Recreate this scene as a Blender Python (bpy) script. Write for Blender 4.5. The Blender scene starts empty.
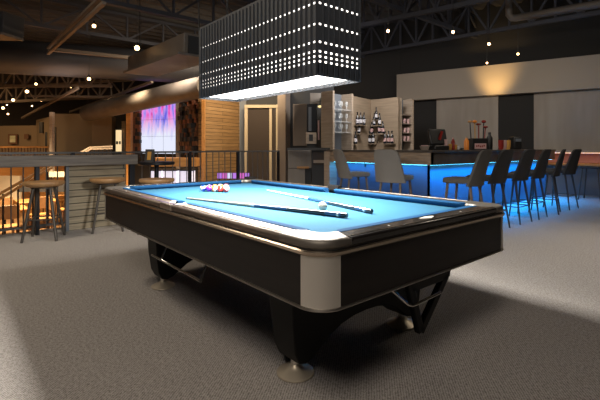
import bpy, bmesh, math, random
from mathutils import Vector, Matrix
random.seed(4)
PI = math.pi
S = bpy.context.scene
C = S.collection

# ---------------------------------------------------------------- camera, world, exposure
YAW = .8677; CAM = Vector((2.5295, -1.827, 1.1735)); F = 411.7; HY = 147.8
cd = bpy.data.cameras.new('camera'); cam = bpy.data.objects.new('camera', cd); C.objects.link(cam)
cam.location = CAM; cam.rotation_euler = (PI/2, 0, YAW)
cd.sensor_width = 36; cd.lens = F/600*36; cd.shift_y = -(200-HY)/600; cd.clip_start = .05
S.camera = cam
w = bpy.data.worlds.new('world'); S.world = w; w.use_nodes = True
w.node_tree.nodes['Background'].inputs[0].default_value = (.30, .36, .5, 1)
w.node_tree.nodes['Background'].inputs[1].default_value = .02
S.view_settings.view_transform = 'Standard'; S.view_settings.look = 'None'
S.view_settings.gamma = 1; S.view_settings.use_curve_mapping = False
S.view_settings.exposure = 0.0

def P(px, py, d):
    u = (px-300)/F
    return Vector((CAM.x + d*(-math.sin(YAW)+u*math.cos(YAW)),
                   CAM.y + d*(math.cos(YAW)+u*math.sin(YAW)), CAM.z-(py-HY)*d/F))
def area(name, loc, target, sx, sy, power, col, spread=180):
    l = bpy.data.lights.new(name, 'AREA'); l.shape = 'RECTANGLE'; l.size = sx; l.size_y = sy
    l.energy = power; l.color = col; l.spread = math.radians(spread)
    o = bpy.data.objects.new(name, l); C.objects.link(o); o.location = loc
    o.rotation_euler = (Vector(target)-Vector(loc)).to_track_quat('-Z', 'Y').to_euler()
    return o
def spot(name, loc, target, power, col, ang=70, blend=.6, r=.05):
    l = bpy.data.lights.new(name, 'SPOT'); l.energy = power; l.color = col
    l.spot_size = math.radians(ang); l.spot_blend = blend; l.shadow_soft_size = r
    o = bpy.data.objects.new(name, l); C.objects.link(o); o.location = loc
    o.rotation_euler = (Vector(target)-Vector(loc)).to_track_quat('-Z', 'Y').to_euler()
    return o
WARM = (1, .62, .30); NEUT = (1, .86, .68)
# pendant over the table
pl = area('pendant_light', (0, 0, 1.600), (0, 0, 0), 1.40, .28, 185, (1, .95, .88)); pl.rotation_euler = (0, 0, 0)
# lamps of the upper room; those over room and floor are added fill
area('room_fill', (3.0, -3.2, 4.0), (1.5, -1, 0), 1.2, 1.2, 95, (1, .88, .76))  # added fill behind the camera, lifts the floor in the table shadow
spot('floor_fill', (1.9, 4.6, 4.4), (1.9, 4.3, 0), 330, (1, .9, .8), 62, 1, .15)  # added to brighten the carpet right of the table
spot('floor_fill', (-1.6, -4.3, 4.4), (-1.6, -3.9, 0), 330, (1, .86, .70), 62, 1, .15)  # added to brighten the carpet patch at left
area('room_fill', (-3.0, -2.6, 4.2), (-3.6, -.6, 0), .8, .8, 80, NEUT)  # added fill for the stools and ledge at left
area('bar_downlight', (.8, 5.0, 4.0), (-1, 5, 0), .8, 1.6, 40, NEUT)
area('back_bar_light', (-2.9, 4.9, 3.2), (-4.2, 5.8, 1.4), .8, .6, 60, (1, .93, .87))
bs = P(491, 106, 10.6); spot('bulkhead_spot', bs, bs+Vector((-.20, .66, .85)), 170, (1, .60, .2), 62, 1, .15)
area('bulkhead_wash', (-.8, 7.2, 3.0), (-2.2, 9.9, 2.2), 3.0, .5, 24, NEUT)
# lower lounge
spot('lounge_light', (-9.6, -.6, 3.0), (-9.7, -.6, -1), 2600, (1, .74, .44), 105, .7, .4)
spot('lounge_light', (-8.9, 1.8, 3.0), (-9.2, 1.8, -1), 1300, (1, .74, .44), 90, .7, .4)
area('lounge_light', (-14.5, -2.5, 3.0), (-16, -2.5, 0), 2.0, 3.0, 200, WARM)
area('wood_wall_fill', (-5.7, 4.0, 3.3), (-8.1, 4.3, .6), .8, .8, 120, (1, .72, .42))  # unseen lamp added to brighten the wood wall
area('mosaic_fill', (-6.8, 2.2, 3.2), (-8.4, 3.4, 1.6), .5, .5, 60, (1, .8, .6))  # unseen lamp added to brighten the mosaic
spot('art_spot', (-15.9, -4.6, 3.4), (-17.2, -5.3, 1.4), 60, WARM, 50, .8)
spot('column_spot', (-8.2, -1.0, 3.3), (-8.75, -.92, 1.2), 100, WARM, 40, .8)

# ---------------------------------------------------------------- helpers
def lin(c): return tuple((x/12.92 if x <= .04045 else ((x+.055)/1.055)**2.4) for x in c)
def rgb(r, g, b): return lin((r/255, g/255, b/255))

def mat(name, col, rough=.6, metal=0, emit=None, es=0, noise=None, bump=None, wave=None, trans=0, coat=0, spec=None):
    m = bpy.data.materials.new(name); m.use_nodes = True
    nt = m.node_tree; b = nt.nodes['Principled BSDF']
    b.inputs['Base Color'].default_value = (*col, 1); b.inputs['Roughness'].default_value = rough
    b.inputs['Metallic'].default_value = metal
    b.inputs['Transmission Weight'].default_value = trans; b.inputs['Coat Weight'].default_value = coat
    if spec is not None: b.inputs['Specular IOR Level'].default_value = spec
    if emit: b.inputs['Emission Color'].default_value = (*emit, 1); b.inputs['Emission Strength'].default_value = es
    tc = nt.nodes.new('ShaderNodeTexCoord')
    src = tc.outputs['Object']
    def mapped(sc):
        mp = nt.nodes.new('ShaderNodeMapping'); nt.links.new(src, mp.inputs[0]); mp.inputs['Scale'].default_value = sc
        return mp.outputs[0]
    if noise:
        sc, col2, det = noise
        n = nt.nodes.new('ShaderNodeTexNoise'); n.inputs['Detail'].default_value = det; n.inputs['Scale'].default_value = 1
        nt.links.new(mapped(sc), n.inputs[0])
        r = nt.nodes.new('ShaderNodeValToRGB'); r.color_ramp.elements[0].position = .35; r.color_ramp.elements[1].position = .65
        r.color_ramp.elements[0].color = (*col, 1); r.color_ramp.elements[1].color = (*col2, 1)
        nt.links.new(n.outputs[0], r.inputs[0]); nt.links.new(r.outputs[0], b.inputs['Base Color'])
    if bump:
        sc, st = bump
        n = nt.nodes.new('ShaderNodeTexNoise'); n.inputs['Scale'].default_value = 1; n.inputs['Detail'].default_value = 3
        nt.links.new(mapped(sc), n.inputs[0])
        bp = nt.nodes.new('ShaderNodeBump'); bp.inputs['Strength'].default_value = st; bp.inputs['Distance'].default_value = .01
        nt.links.new(n.outputs[0], bp.inputs['Height']); nt.links.new(bp.outputs[0], b.inputs['Normal'])
    return m

def carpet_mat():
    m = bpy.data.materials.new('carpet'); m.use_nodes = True; nt = m.node_tree; b = nt.nodes['Principled BSDF']
    b.inputs['Roughness'].default_value = .95; b.inputs['Specular IOR Level'].default_value = .15
    tc = nt.nodes.new('ShaderNodeTexCoord')
    def wv(rot, sc):
        mp = nt.nodes.new('ShaderNodeMapping'); mp.inputs['Rotation'].default_value = (0, 0, rot)
        nt.links.new(tc.outputs['Object'], mp.inputs[0])
        w_ = nt.nodes.new('ShaderNodeTexWave'); w_.inputs['Scale'].default_value = sc; w_.inputs['Distortion'].default_value = 3.2
        w_.inputs['Detail'].default_value = 2; w_.inputs['Detail Scale'].default_value = 3
        nt.links.new(mp.outputs[0], w_.inputs[0]); return w_.outputs['Fac']
    a = wv(.5, 36); c = wv(-.7, 25)
    mul = nt.nodes.new('ShaderNodeMath'); mul.operation = 'MULTIPLY'; nt.links.new(a, mul.inputs[0]); nt.links.new(c, mul.inputs[1])
    n = nt.nodes.new('ShaderNodeTexNoise'); n.inputs['Scale'].default_value = 60; nt.links.new(tc.outputs['Object'], n.inputs[0])
    ad = nt.nodes.new('ShaderNodeMath'); ad.operation = 'ADD'; nt.links.new(mul.outputs[0], ad.inputs[0]); nt.links.new(n.outputs[0], ad.inputs[1])
    r = nt.nodes.new('ShaderNodeValToRGB'); r.color_ramp.elements[0].position = .4; r.color_ramp.elements[1].position = 1.1
    r.color_ramp.elements[0].color = (.22, .20, .182, 1); r.color_ramp.elements[1].color = (.56, .52, .485, 1)
    nt.links.new(ad.outputs[0], r.inputs[0]); nt.links.new(r.outputs[0], b.inputs['Base Color'])
    bp = nt.nodes.new('ShaderNodeBump'); bp.inputs['Strength'].default_value = .6; bp.inputs['Distance'].default_value = .006
    nt.links.new(ad.outputs[0], bp.inputs['Height']); nt.links.new(bp.outputs[0], b.inputs['Normal'])
    return m

def plank_mat(name, c1, c2, h=.09, ln=1.2, rough=.5, mortar=(.03, .02, .012), msz=.006, axis='XZ'):
    m = bpy.data.materials.new(name); m.use_nodes = True; nt = m.node_tree; b = nt.nodes['Principled BSDF']
    b.inputs['Roughness'].default_value = rough
    tc = nt.nodes.new('ShaderNodeTexCoord'); sp = nt.nodes.new('ShaderNodeSeparateXYZ'); cb = nt.nodes.new('ShaderNodeCombineXYZ')
    nt.links.new(tc.outputs['Object'], sp.inputs[0])
    nt.links.new(sp.outputs[axis[0]], cb.inputs[0]); nt.links.new(sp.outputs[axis[1]], cb.inputs[1])
    br = nt.nodes.new('ShaderNodeTexBrick'); br.inputs['Scale'].default_value = 1
    br.inputs['Brick Width'].default_value = ln; br.inputs['Row Height'].default_value = h; br.inputs['Mortar Size'].default_value = msz
    br.inputs['Color1'].default_value = (*c1, 1); br.inputs['Color2'].default_value = (*c2, 1); br.inputs['Mortar'].default_value = (*mortar, 1)
    nt.links.new(cb.outputs[0], br.inputs[0])
    n = nt.nodes.new('ShaderNodeTexNoise'); n.inputs['Scale'].default_value = 1; n.inputs['Detail'].default_value = 4
    mp = nt.nodes.new('ShaderNodeMapping'); mp.inputs['Scale'].default_value = (2.5, 40, 1); nt.links.new(cb.outputs[0], mp.inputs[0]); nt.links.new(mp.outputs[0], n.inputs[0])
    mx = nt.nodes.new('ShaderNodeMixRGB'); mx.blend_type = 'MULTIPLY'; mx.inputs[0].default_value = .6
    rr = nt.nodes.new('ShaderNodeValToRGB'); rr.color_ramp.elements[0].color = (.35, .35, .35, 1); rr.color_ramp.elements[0].position = .3
    rr.color_ramp.elements[1].position = .65
    nt.links.new(n.outputs[0], rr.inputs[0]); nt.links.new(br.outputs[0], mx.inputs[1]); nt.links.new(rr.outputs[0], mx.inputs[2])
    nt.links.new(mx.outputs[0], b.inputs['Base Color'])
    return m

def screen_mat():
    # a lit display showing a pink, violet and blue colour wash with panel seams
    m = bpy.data.materials.new('lit_display'); m.use_nodes = True; nt = m.node_tree; b = nt.nodes['Principled BSDF']
    b.inputs['Base Color'].default_value = (.02, .02, .02, 1); b.inputs['Roughness'].default_value = .4
    tc = nt.nodes.new('ShaderNodeTexCoord'); sp = nt.nodes.new('ShaderNodeSeparateXYZ'); nt.links.new(tc.outputs['Object'], sp.inputs[0])
    mp = nt.nodes.new('ShaderNodeMapping'); mp.inputs['Scale'].default_value = (3.2, 1, .7); nt.links.new(tc.outputs['Object'], mp.inputs[0])
    n = nt.nodes.new('ShaderNodeTexNoise'); n.inputs['Scale'].default_value = 2.2; n.inputs['Detail'].default_value = 4; nt.links.new(mp.outputs[0], n.inputs[0])
    r = nt.nodes.new('ShaderNodeValToRGB'); e = r.color_ramp.elements
    e[0].position = .34; e[0].color = (.12, .12, .75, 1); e[1].position = .64; e[1].color = (.75, .04, .42, 1)
    k = e.new(.45); k.color = (.42, .3, .85, 1); k = e.new(.54); k.color = (.85, .25, .75, 1)
    nt.links.new(n.outputs[0], r.inputs[0])
    mr = nt.nodes.new('ShaderNodeMapRange'); mr.inputs['From Min'].default_value = .25; mr.inputs['From Max'].default_value = -.40
    ad = nt.nodes.new('ShaderNodeMath'); ad.operation = 'ADD'; nt.links.new(sp.outputs['Z'], ad.inputs[0])
    m2 = nt.nodes.new('ShaderNodeMath'); m2.operation = 'MULTIPLY'; m2.inputs[1].default_value = -.9; nt.links.new(n.outputs[0], m2.inputs[0])
    m3 = nt.nodes.new('ShaderNodeMath'); m3.operation = 'ADD'; m3.inputs[1].default_value = .35; nt.links.new(m2.outputs[0], m3.inputs[0]); nt.links.new(m3.outputs[0], ad.inputs[1])
    nt.links.new(ad.outputs[0], mr.inputs['Value'])
    mx = nt.nodes.new('ShaderNodeMixRGB'); mx.inputs[2].default_value = (.80, .84, 1, 1)
    nt.links.new(mr.outputs[0], mx.inputs[0]); nt.links.new(r.outputs[0], mx.inputs[1])
    nt.links.new(mx.outputs[0], b.inputs['Emission Color']); b.inputs['Emission Strength'].default_value = 1.0
    return m

M = {}
def dm(k, *a, **kw): M[k] = mat(k, *a, **kw); return M[k]
M['carpet'] = carpet_mat()
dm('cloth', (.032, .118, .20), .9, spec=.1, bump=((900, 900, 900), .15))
dm('shaded_cushion_cloth', (.012, .065, .16), .9, spec=.1)  # darker than the bed cloth: shade under the nose put into the colour
dm('rail_laminate', (.012, .010, .009), .25, coat=.3)
dm('aluminium', (.50, .46, .41), .36, 1)
dm('flute_metal', (.62, .58, .52), .48, .85)
dm('chrome', (.78, .74, .68), .12, 1)
dm('brass_trim', (.50, .41, .32), .25, 1)
dm('apron_laminate', (.009, .0065, .0055), .5, spec=.25, noise=((2, 2, 30), (.013, .0095, .0075), 3))
dm('leg_black', (.004, .004, .004), .55, spec=.3)
dm('casting_metal', (.22, .20, .175), .58, 1)
dm('foot_nickel', (.62, .54, .42), .45, .6)
dm('leather', (.007, .006, .006), .85, spec=.15)
dm('pearl', (.5, .47, .42), .5)
dm('slat', (.052, .056, .064), .6)
dm('rail_bronze', (.19, .155, .13), .52, 1)
dm('diffuser', (.9, .9, .9), .5, emit=(1, .93, .85), es=5.5)
dm('glow_core', (.9, .9, .9), .5, emit=(1, .93, .84), es=3.0)
dm('dark_steel', (.018, .020, .026), .45, .5)
dm('railing_steel', (.11, .11, .11), .45, .4)
dm('truss_steel', (.05, .055, .075), .6, .2)
dm('tan_steel', (.14, .11, .085), .6, .1)
dm('duct', (.14, .125, .115), .55, .2, noise=((3, 3, 3), (.115, .10, .09), 2))
dm('black_duct', (.05, .052, .062), .5, .3)
dm('deck', (.06, .058, .06), .8)
dm('black_wall', (.014, .014, .015), .85)
dm('brown_wall', (.045, .034, .028), .85)
dm('charcoal', (.03, .033, .038), .7)
dm('beige_wall', (.22, .165, .105), .85)
dm('cream', (.72, .62, .46), .8)
dm('bulkhead_paint', (.30, .265, .23), .8)
dm('panel_grey', (.24, .215, .195), .75, noise=((4, 4, .6), (.29, .265, .24), 2))
dm('taupe', (.27, .225, .19), .7)
dm('blue_grey', (.13, .15, .18), .45, .1)
M['wood_wall'] = plank_mat('wood_wall', (.36, .23, .11), (.27, .165, .075), .10, 1.4, .55)
M['fin_wood'] = dm('fin_wood', (.38, .31, .245), .55, noise=((3, 3, 25), (.30, .24, .185), 3))
M['orange_wood'] = dm('orange_wood', (.50, .25, .08), .45, noise=((3, 3, 20), (.42, .20, .06), 3))
M['seat_wood'] = dm('seat_wood', (.46, .27, .12), .42, noise=((4, 30, 4), (.34, .18, .075), 3))
M['ledge_wood'] = dm('ledge_wood', (.10, .094, .088), .5, noise=((2.5, 30, 40), (.20, .18, .16), 4))
M['slat_stone'] = plank_mat('slat_stone', (.28, .235, .165), (.20, .165, .115), .055, .9, .7, (.05, .04, .03), .006, 'YZ')
M['bar_wood'] = dm('bar_wood', (.34, .25, .17), .5, noise=((5, 5, 30), (.22, .16, .11), 4))
M['bar_top'] = dm('bar_top', (.06, .048, .04), .35, noise=((6, 6, 6), (.09, .075, .06), 3))
dm('bar_panel', (.07, .10, .16), .55)
dm('peg_wood', (.30, .235, .17), .65, noise=((2, 2, 30), (.24, .185, .13), 3))
dm('stool_fabric', (.17, .16, .148), .85, bump=((300, 300, 300), .2))
dm('stool_fabric_brown', (.085, .078, .072), .85, bump=((300, 300, 300), .2))
dm('stool_fabric_dark', (.036, .035, .036), .85, bump=((300, 300, 300), .2))
dm('stool_leg', (.05, .045, .042), .5)
dm('stool_leg_wood', (.14, .10, .075), .5)
dm('stool_metal', (.09, .08, .07), .45, .5)
dm('led', (1, 1, 1), .5, emit=(.10, .65, 1), es=10)
dm('warm_led', (1, 1, 1), .5, emit=(1, .50, .22), es=.9)
dm('bulb', (1, 1, 1), .3, emit=(1, .58, .24), es=9)
dm('black_plastic', (.012, .012, .013), .4)
dm('cue_maple', (.36, .31, .24), .3, coat=.5)
dm('cue_blue', (.012, .05, .13), .25, coat=.6)
dm('cue_black', (.01, .01, .012), .25, coat=.6)
dm('cue_ring', (.8, .78, .74), .25, .6)
dm('ball_white', (.50, .50, .42), .12, coat=.5)
dm('mosaic_dark', (.025, .024, .026), .8)
dm('mosaic_grey', (.05, .055, .065), .8)
dm('mosaic_brown', (.13, .065, .035), .8)
dm('mosaic_red', (.20, .08, .045), .8)
dm('frame_cream', (.45, .385, .28), .6)
dm('glass', (.9, .9, .9), .03, trans=1)
dm('dim_glass', (.06, .05, .045), .08)
dm('white_gloss', (.75, .75, .78), .4)
dm('bottle_dark', (.012, .014, .022), .12, coat=.4)
dm('bottle_red', (.25, .02, .015), .3)
dm('label_white', (.62, .62, .68), .6)
dm('label_pink', (.55, .36, .36), .6)
dm('bottle_orange', (.75, .25, .04), .35)
dm('amber_glass', (.55, .30, .08), .15)
dm('lounge_floor', (.34, .20, .09), .45, noise=((1.2, 9, 1), (.24, .13, .06), 4))
dm('reflection_violet', (.02, .02, .02), .4, emit=(.55, .22, .85), es=.9)  # emission colours of the purple screen reflections, from here down to the pale one
dm('reflection_pink', (.02, .02, .02), .4, emit=(.75, .16, .6), es=.9)
dm('reflection_pale', (.02, .02, .02), .4, emit=(.72, .70, .95), es=1.0)
dm('window_glow', (.02, .02, .02), .4, emit=(1, .72, .38), es=1.0)
dm('art_paint', (.35, .38, .22), .7, noise=((4, 4, 4), (.62, .6, .42), 3))
dm('pink_panel', (.33, .19, .19), .7)
M['display'] = screen_mat()
def glassy():
    m = bpy.data.materials.new('clear_glass'); m.use_nodes = True; nt = m.node_tree
    b = nt.nodes['Principled BSDF']; b.inputs['Roughness'].default_value = .05; b.inputs['Base Color'].default_value = (.8, .85, .88, 1)
    b.inputs['Alpha'].default_value = .30
    return m
M['clear'] = glassy()

class MB:
    def __init__(s): s.v = []; s.f = []; s.mi = []; s.cur = 0
    def add(s, vs, fs):
        n = len(s.v); s.v += [tuple(v) for v in vs]
        s.f += [tuple(n+i for i in f) for f in fs]; s.mi += [s.cur]*len(fs); return s
    def box(s, c, d, R=None, taper=1):
        x, y, z = d[0]/2, d[1]/2, d[2]/2
        vs = [Vector((a*x*(taper if k < 0 else 1), b*y*(taper if k < 0 else 1), k*z)) for k in (-1, 1) for b in (-1, 1) for a in (-1, 1)]
        if R is not None: vs = [R @ v for v in vs]
        c = Vector(c)
        return s.add([v+c for v in vs], [(0, 2, 3, 1), (4, 5, 7, 6), (0, 1, 5, 4), (2, 6, 7, 3), (0, 4, 6, 2), (1, 3, 7, 5)])
    def bar(s, a, b, wd, ht, up=(0, 0, 1)):
        a = Vector(a); b = Vector(b); z = (b-a); L = z.length; z.normalize(); up = Vector(up)
        if abs(z.dot(up)) > .99: up = Vector((1, 0, 0))
        x = z.cross(up).normalized(); y = x.cross(z).normalized()
        return s.box((a+b)/2, (wd, L, ht), Matrix((x, z, y)).transposed())
    def tube(s, a, b, r1, r2=None, n=12, cap=True):
        r2 = r1 if r2 is None else r2
        return s.path([a, b], [r1, r2], n, cap)
    def path(s, pts, rs, n=10, cap=True):
        pts = [Vector(p) for p in pts]
        if not isinstance(rs, (list, tuple)): rs = [rs]*len(pts)
        t0 = (pts[1]-pts[0]).normalized(); up = Vector((0, 0, 1)) if abs(t0.z) < .9 else Vector((1, 0, 0))
        x = t0.cross(up).normalized(); vs = []; fs = []
        for i, p in enumerate(pts):
            t = (pts[min(i+1, len(pts)-1)]-pts[max(i-1, 0)]).normalized()
            x = (x-t*x.dot(t)).normalized(); y = t.cross(x)
            for k in range(n):
                a = 2*PI*k/n; vs.append(p+(x*math.cos(a)+y*math.sin(a))*rs[i])
        for i in range(len(pts)-1):
            for k in range(n):
                a = i*n+k; b = i*n+(k+1) % n; fs.append((a, b, b+n, a+n))
        if cap: fs.append(tuple(range(n-1, -1, -1))); fs.append(tuple((len(pts)-1)*n+k for k in range(n)))
        return s.add(vs, fs)
    def lathe(s, c, prof, n=20):
        c = Vector(c); vs = []; fs = []
        for r, z in prof:
            for k in range(n): a = 2*PI*k/n; vs.append(c+Vector((r*math.cos(a), r*math.sin(a), z)))
        for i in range(len(prof)-1):
            for k in range(n):
                a = i*n+k; b = i*n+(k+1) % n; fs.append((a, b, b+n, a+n))
        fs.append(tuple(range(n-1, -1, -1))); fs.append(tuple((len(prof)-1)*n+k for k in range(n)))
        return s.add(vs, fs)
    def prism(s, poly, z0, z1, T=None):
        n = len(poly); vs = [Vector((p[0], p[1], z0)) for p in poly]+[Vector((p[0], p[1], z1)) for p in poly]
        if T is not None: vs = [T @ v for v in vs]
        return s.add(vs, [tuple(range(n-1, -1, -1)), tuple(range(n, 2*n))]+[(i, (i+1) % n, n+(i+1) % n, n+i) for i in range(n)])
    def sphere(s, c, r, n=16, m=10, sc=(1, 1, 1)):
        pr = [(math.sin(PI*i/m)*r, -math.cos(PI*i/m)*r) for i in range(m+1)]
        c = Vector(c); vs = []; fs = []
        vs.append(c+Vector((0, 0, -r*sc[2])))
        for q, z in pr[1:-1]:
            for k in range(n): a = 2*PI*k/n; vs.append(c+Vector((q*math.cos(a)*sc[0], q*math.sin(a)*sc[1], z*sc[2])))
        vs.append(c+Vector((0, 0, r*sc[2])))
        for k in range(n): fs.append((0, 1+(k+1) % n, 1+k))
        for i in range(m-2):
            for k in range(n): a = 1+i*n+k; b = 1+i*n+(k+1) % n; fs.append((a, b, b+n, a+n))
        t = len(vs)-1
        for k in range(n): fs.append((1+(m-2)*n+k, 1+(m-2)*n+(k+1) % n, t))
        return s.add(vs, fs)
    def build(s, name, m, parent=None, bevel=0, loc=None, ang=35):
        me = bpy.data.meshes.new(name); L = Vector(loc) if loc is not None else Vector((0, 0, 0))
        me.from_pydata([Vector(v)-L for v in s.v], [], s.f)
        ms = m if isinstance(m, (list, tuple)) else [m]
        for q in ms: me.materials.append(M[q] if isinstance(q, str) else q)
        for p, i in zip(me.polygons, s.mi): p.material_index = i; p.use_smooth = True
        b = bmesh.new(); b.from_mesh(me); bmesh.ops.recalc_face_normals(b, faces=b.faces); b.to_mesh(me); b.free()
        me.set_sharp_from_angle(angle=math.radians(ang))
        o = bpy.data.objects.new(name, me); C.objects.link(o); o.location = L
        if parent: o.parent = parent
        if bevel:
            bv = o.modifiers.new('bevel', 'BEVEL'); bv.width = bevel; bv.segments = 2; bv.limit_method = 'ANGLE'; bv.angle_limit = math.radians(40)
        return o
def tag(o, label=None, cat=None, group=None, kind=None):
    if label: o['label'] = label
    if cat: o['category'] = cat
    if group: o['group'] = group
    if kind: o['kind'] = kind
    return o
def empty(name, loc, label, cat, group=None, rz=0):
    o = bpy.data.objects.new(name, None); C.objects.link(o); o.location = loc; o.rotation_euler = (0, 0, rz); o.empty_display_size = .1
    return tag(o, label, cat, group)
def kids(o): return [c for c in C.objects if c.parent == o]
def copy_tree(o, parent=None):
    c = o.copy(); C.objects.link(c)
    if parent: c.parent = parent
    for ch in kids(o): copy_tree(ch, c)
    return c
def struct(name, mb, m, loc=None): return tag(mb.build(name, m, loc=loc), kind='structure')
def rot2(a): return Matrix.Rotation(a, 3, 'Z')

# ---------------------------------------------------------------- room
RX, RY = Vector((-.105, .9945, 0)), Vector((-.9945, -.105, 0))      # along the balustrade, and out over the lounge
R0 = Vector((-4.20, -1.35, 0))
def rail_pt(t, off=0, z=0): v = R0+RX*t+RY*off; return Vector((v.x, v.y, z))
a = rail_pt(-7, .12); b = rail_pt(7.6, .12)
m = MB(); m.prism([(6.5, -8), (6.5, 14.5), (-8.5, 14.5), (-8.5, 7.4), (b.x, 7.4), (b.x, b.y), (a.x, a.y), (a.x, -8)], -.3, 0)
struct('floor', m, 'carpet')
m = MB(); m.box((-13, 1.5, -1.1), (19.5, 19, .2)); struct('floor_lounge', m, 'lounge_floor')
# ribbed steel deck of the ceiling, ribs along Y
m = MB(); vs = []; x = -22.0; k = 0
while x < 7:
    z = 5.1 if k % 4 in (0, 1) else 5.25
    vs += [(x, -8.2, z), (x, 15, z)]; x += .13 if k % 2 == 0 else .10; k += 1
m.add(vs, [(2*i, 2*i+1, 2*i+3, 2*i+2) for i in range(len(vs)//2-1)]); struct('ceiling', m, 'deck')
m = MB(); m.box((-22.2, 3, 2), (.3, 23, 7)); struct('wall_left', m, 'brown_wall')
m = MB(); m.box((-7.5, 15, 2), (29, .3, 7)); struct('wall_back', m, 'black_wall')
m = MB(); m.box((6.6, 3, 2), (.3, 23, 7)); struct('wall_right', m, 'charcoal')
m = MB(); m.box((-7.5, -8.1, 2), (29, .3, 7)); struct('wall_front', m, 'charcoal')

def wall(name, A, B, z0, z1, mt, th=.15, back=True):
    """wall face from A to B (plan points), thickness behind it as seen from the camera"""
    A = Vector((A[0], A[1], 0)); B = Vector((B[0], B[1], 0)); d = (B-A); L = d.length; d.normalize()
    n = Vector((-d.y, d.x, 0));  mid = (A+B)/2
    if n.dot(mid-Vector((CAM.x, CAM.y, 0))) < 0: n = -n
    c = mid+n*th/2; c.z = (z0+z1)/2; loc = Vector((c.x, c.y, z0))
    mb = MB(); mb.box((0, 0, (z1-z0)/2), (L, th, z1-z0)); o = mb.build(name, mt)
    o.location = loc; o.rotation_euler = (0, 0, math.atan2(d.y, d.x)); return o
def swall(*a_, **k_): return tag(wall(*a_, **k_), kind='structure')

# wall behind the bar and its bulkhead
BA = P(400, 148, 13.0); bd = (P(600, 148, 10.2)-BA); bd.z = 0; bd.normalize()
BE = BA+bd*7.6
swall('wall_bar', BA, BE, 0, 5.2, 'black_wall', .2)
n2 = Vector((bd.y, -bd.x, 0))    # towards the camera
def bpt(px):   # plan point of wall_bar under an image column
    u = (px-300)/F; dr = Vector((-math.sin(YAW)+u*math.cos(YAW), math.cos(YAW)+u*math.sin(YAW), 0))
    # CAM + t dr = BA + s bd
    w0 = BA-CAM; det = dr.x*(-bd.y)+bd.x*dr.y
    t = (w0.x*(-bd.y)+bd.x*w0.y)/det; q = CAM+dr*t; return Vector((q.x, q.y, 0)), t
A, dA = bpt(400); B_ = BE
o = swall('trim_1', A+n2*.30, B_+n2*.30, 2.62, 3.44, 'bulkhead_paint', .30)
for i, (p0, p1, mt) in enumerate(((416, 436, 'black_wall'), (437, 498.5, 'panel_grey'), (500, 532, 'black_wall'), (534, 640, 'panel_grey'))):
    if mt != 'panel_grey': continue
    A, _ = bpt(p0); B_, _ = bpt(p1)
    tag(wall('wall_panel', A+n2*.06, B_+n2*.06, 1.0, 2.62, mt, .06),
        ('tall pale grey wall panel behind the bar bottles, between two black strips' if i == 1 else 'wide pale grey wall panel at far right above the wall counter'), 'wall panel')
# upper dark wall, left of the bulkhead
A = P(240, 148, 15.2); swall('wall_dark', A, BA, 0, 5.2, 'black_wall', .2)

# ---------------------------------------------------------------- trusses and pipes
def joist(A, B, z0, h, n, label, mt='truss_steel', grp='open web roof trusses'):
    A = Vector((A[0], A[1], 0)); B = Vector((B[0], B[1], 0))
    e = empty('roof_truss', ((A.x+B.x)/2, (A.y+B.y)/2, z0), label, 'truss', grp)
    L = e.location
    def q(t, z): v = A+(B-A)*t; return Vector((v.x, v.y, z))-L
    mb = MB(); mb.bar(q(0, z0), q(1, z0), .10, .09); mb.build('bottom_chord', mt, e)
    mb = MB(); mb.bar(q(0, z0+h), q(1, z0+h), .10, .09); mb.build('top_chord', mt, e)
    mb = MB()
    for i in range(n):
        t0 = i/n; t1 = (i+1)/n
        mb.bar(q(t0, z0), q(t0, z0+h), .05, .05)
        mb.bar(q(t0, z0) if i % 2 else q(t0, z0+h), q(t1, z0+h) if i % 2 else q(t1, z0), .05, .05)
    mb.build('web', mt, e)
def ext(p, q, a_, b_):
    d = (q-p); return p+d*a_, p+d*b_
p, q = P(360, 54, 13.3), P(600, 13, 9.2); a, b = ext(p, q, -.25, 1.5); joist(a, b, 4.2, .85, 22, 'steel roof truss nearest above the black wall over the bar')
p, q = P(360, 26, 10.2), P(472, 2.5, 8.58); a, b = ext(p, q, -.5, 2.2); joist(a, b, 4.2, .85, 20, 'steel roof truss right of the pendant, second from the bar wall')
# pipes under the deck at right
e = MB(); p = P(509, -8, 8.9); q = P(509, 15, 8.9); r_ = P(512, 18, 8.9); s_ = P(640, -3, 7.0)
e.path([p, q, r_, P(516, 18, 8.85), s_], .075, 12)
tag(e.build('pipe', 'duct', loc=p), 'dark bent pipe running under the trusses at top right', 'pipe')
# left trusses (running along Y over the lounge)
joist((-6.4, -7), (-6.4, 9), 4.15, .8, 16, 'dark steel truss above the balustrade at top left')
joist((-9.8, -7.5), (-9.8, 9.5), 4.3, .7, 16, 'dark steel truss farther over the lounge at top left')
joist((-3.2, -4), (-3.2, 10), 4.35, .7, 15, 'dark steel truss just left of the hanging pendant')
p, q = P(-30, 101, 16.5), P(135, 92, 14.0); joist(p, q, 2.95, .55, 16, 'brown roof truss low behind the tan duct at far left', 'tan_steel')
p, q = P(-30, 88, 13.5), P(112, 84, 13.5); joist(p, q, 3.2, .5, 13, 'brown roof truss just under the big dark duct', 'tan_steel')
area('truss_fill', (-10.5, .5, 2.5), (-11.5, .5, 5), 1, 2, 9, (1, .75, .6))  # unseen lamp added to bring out the lounge trusses
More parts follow.
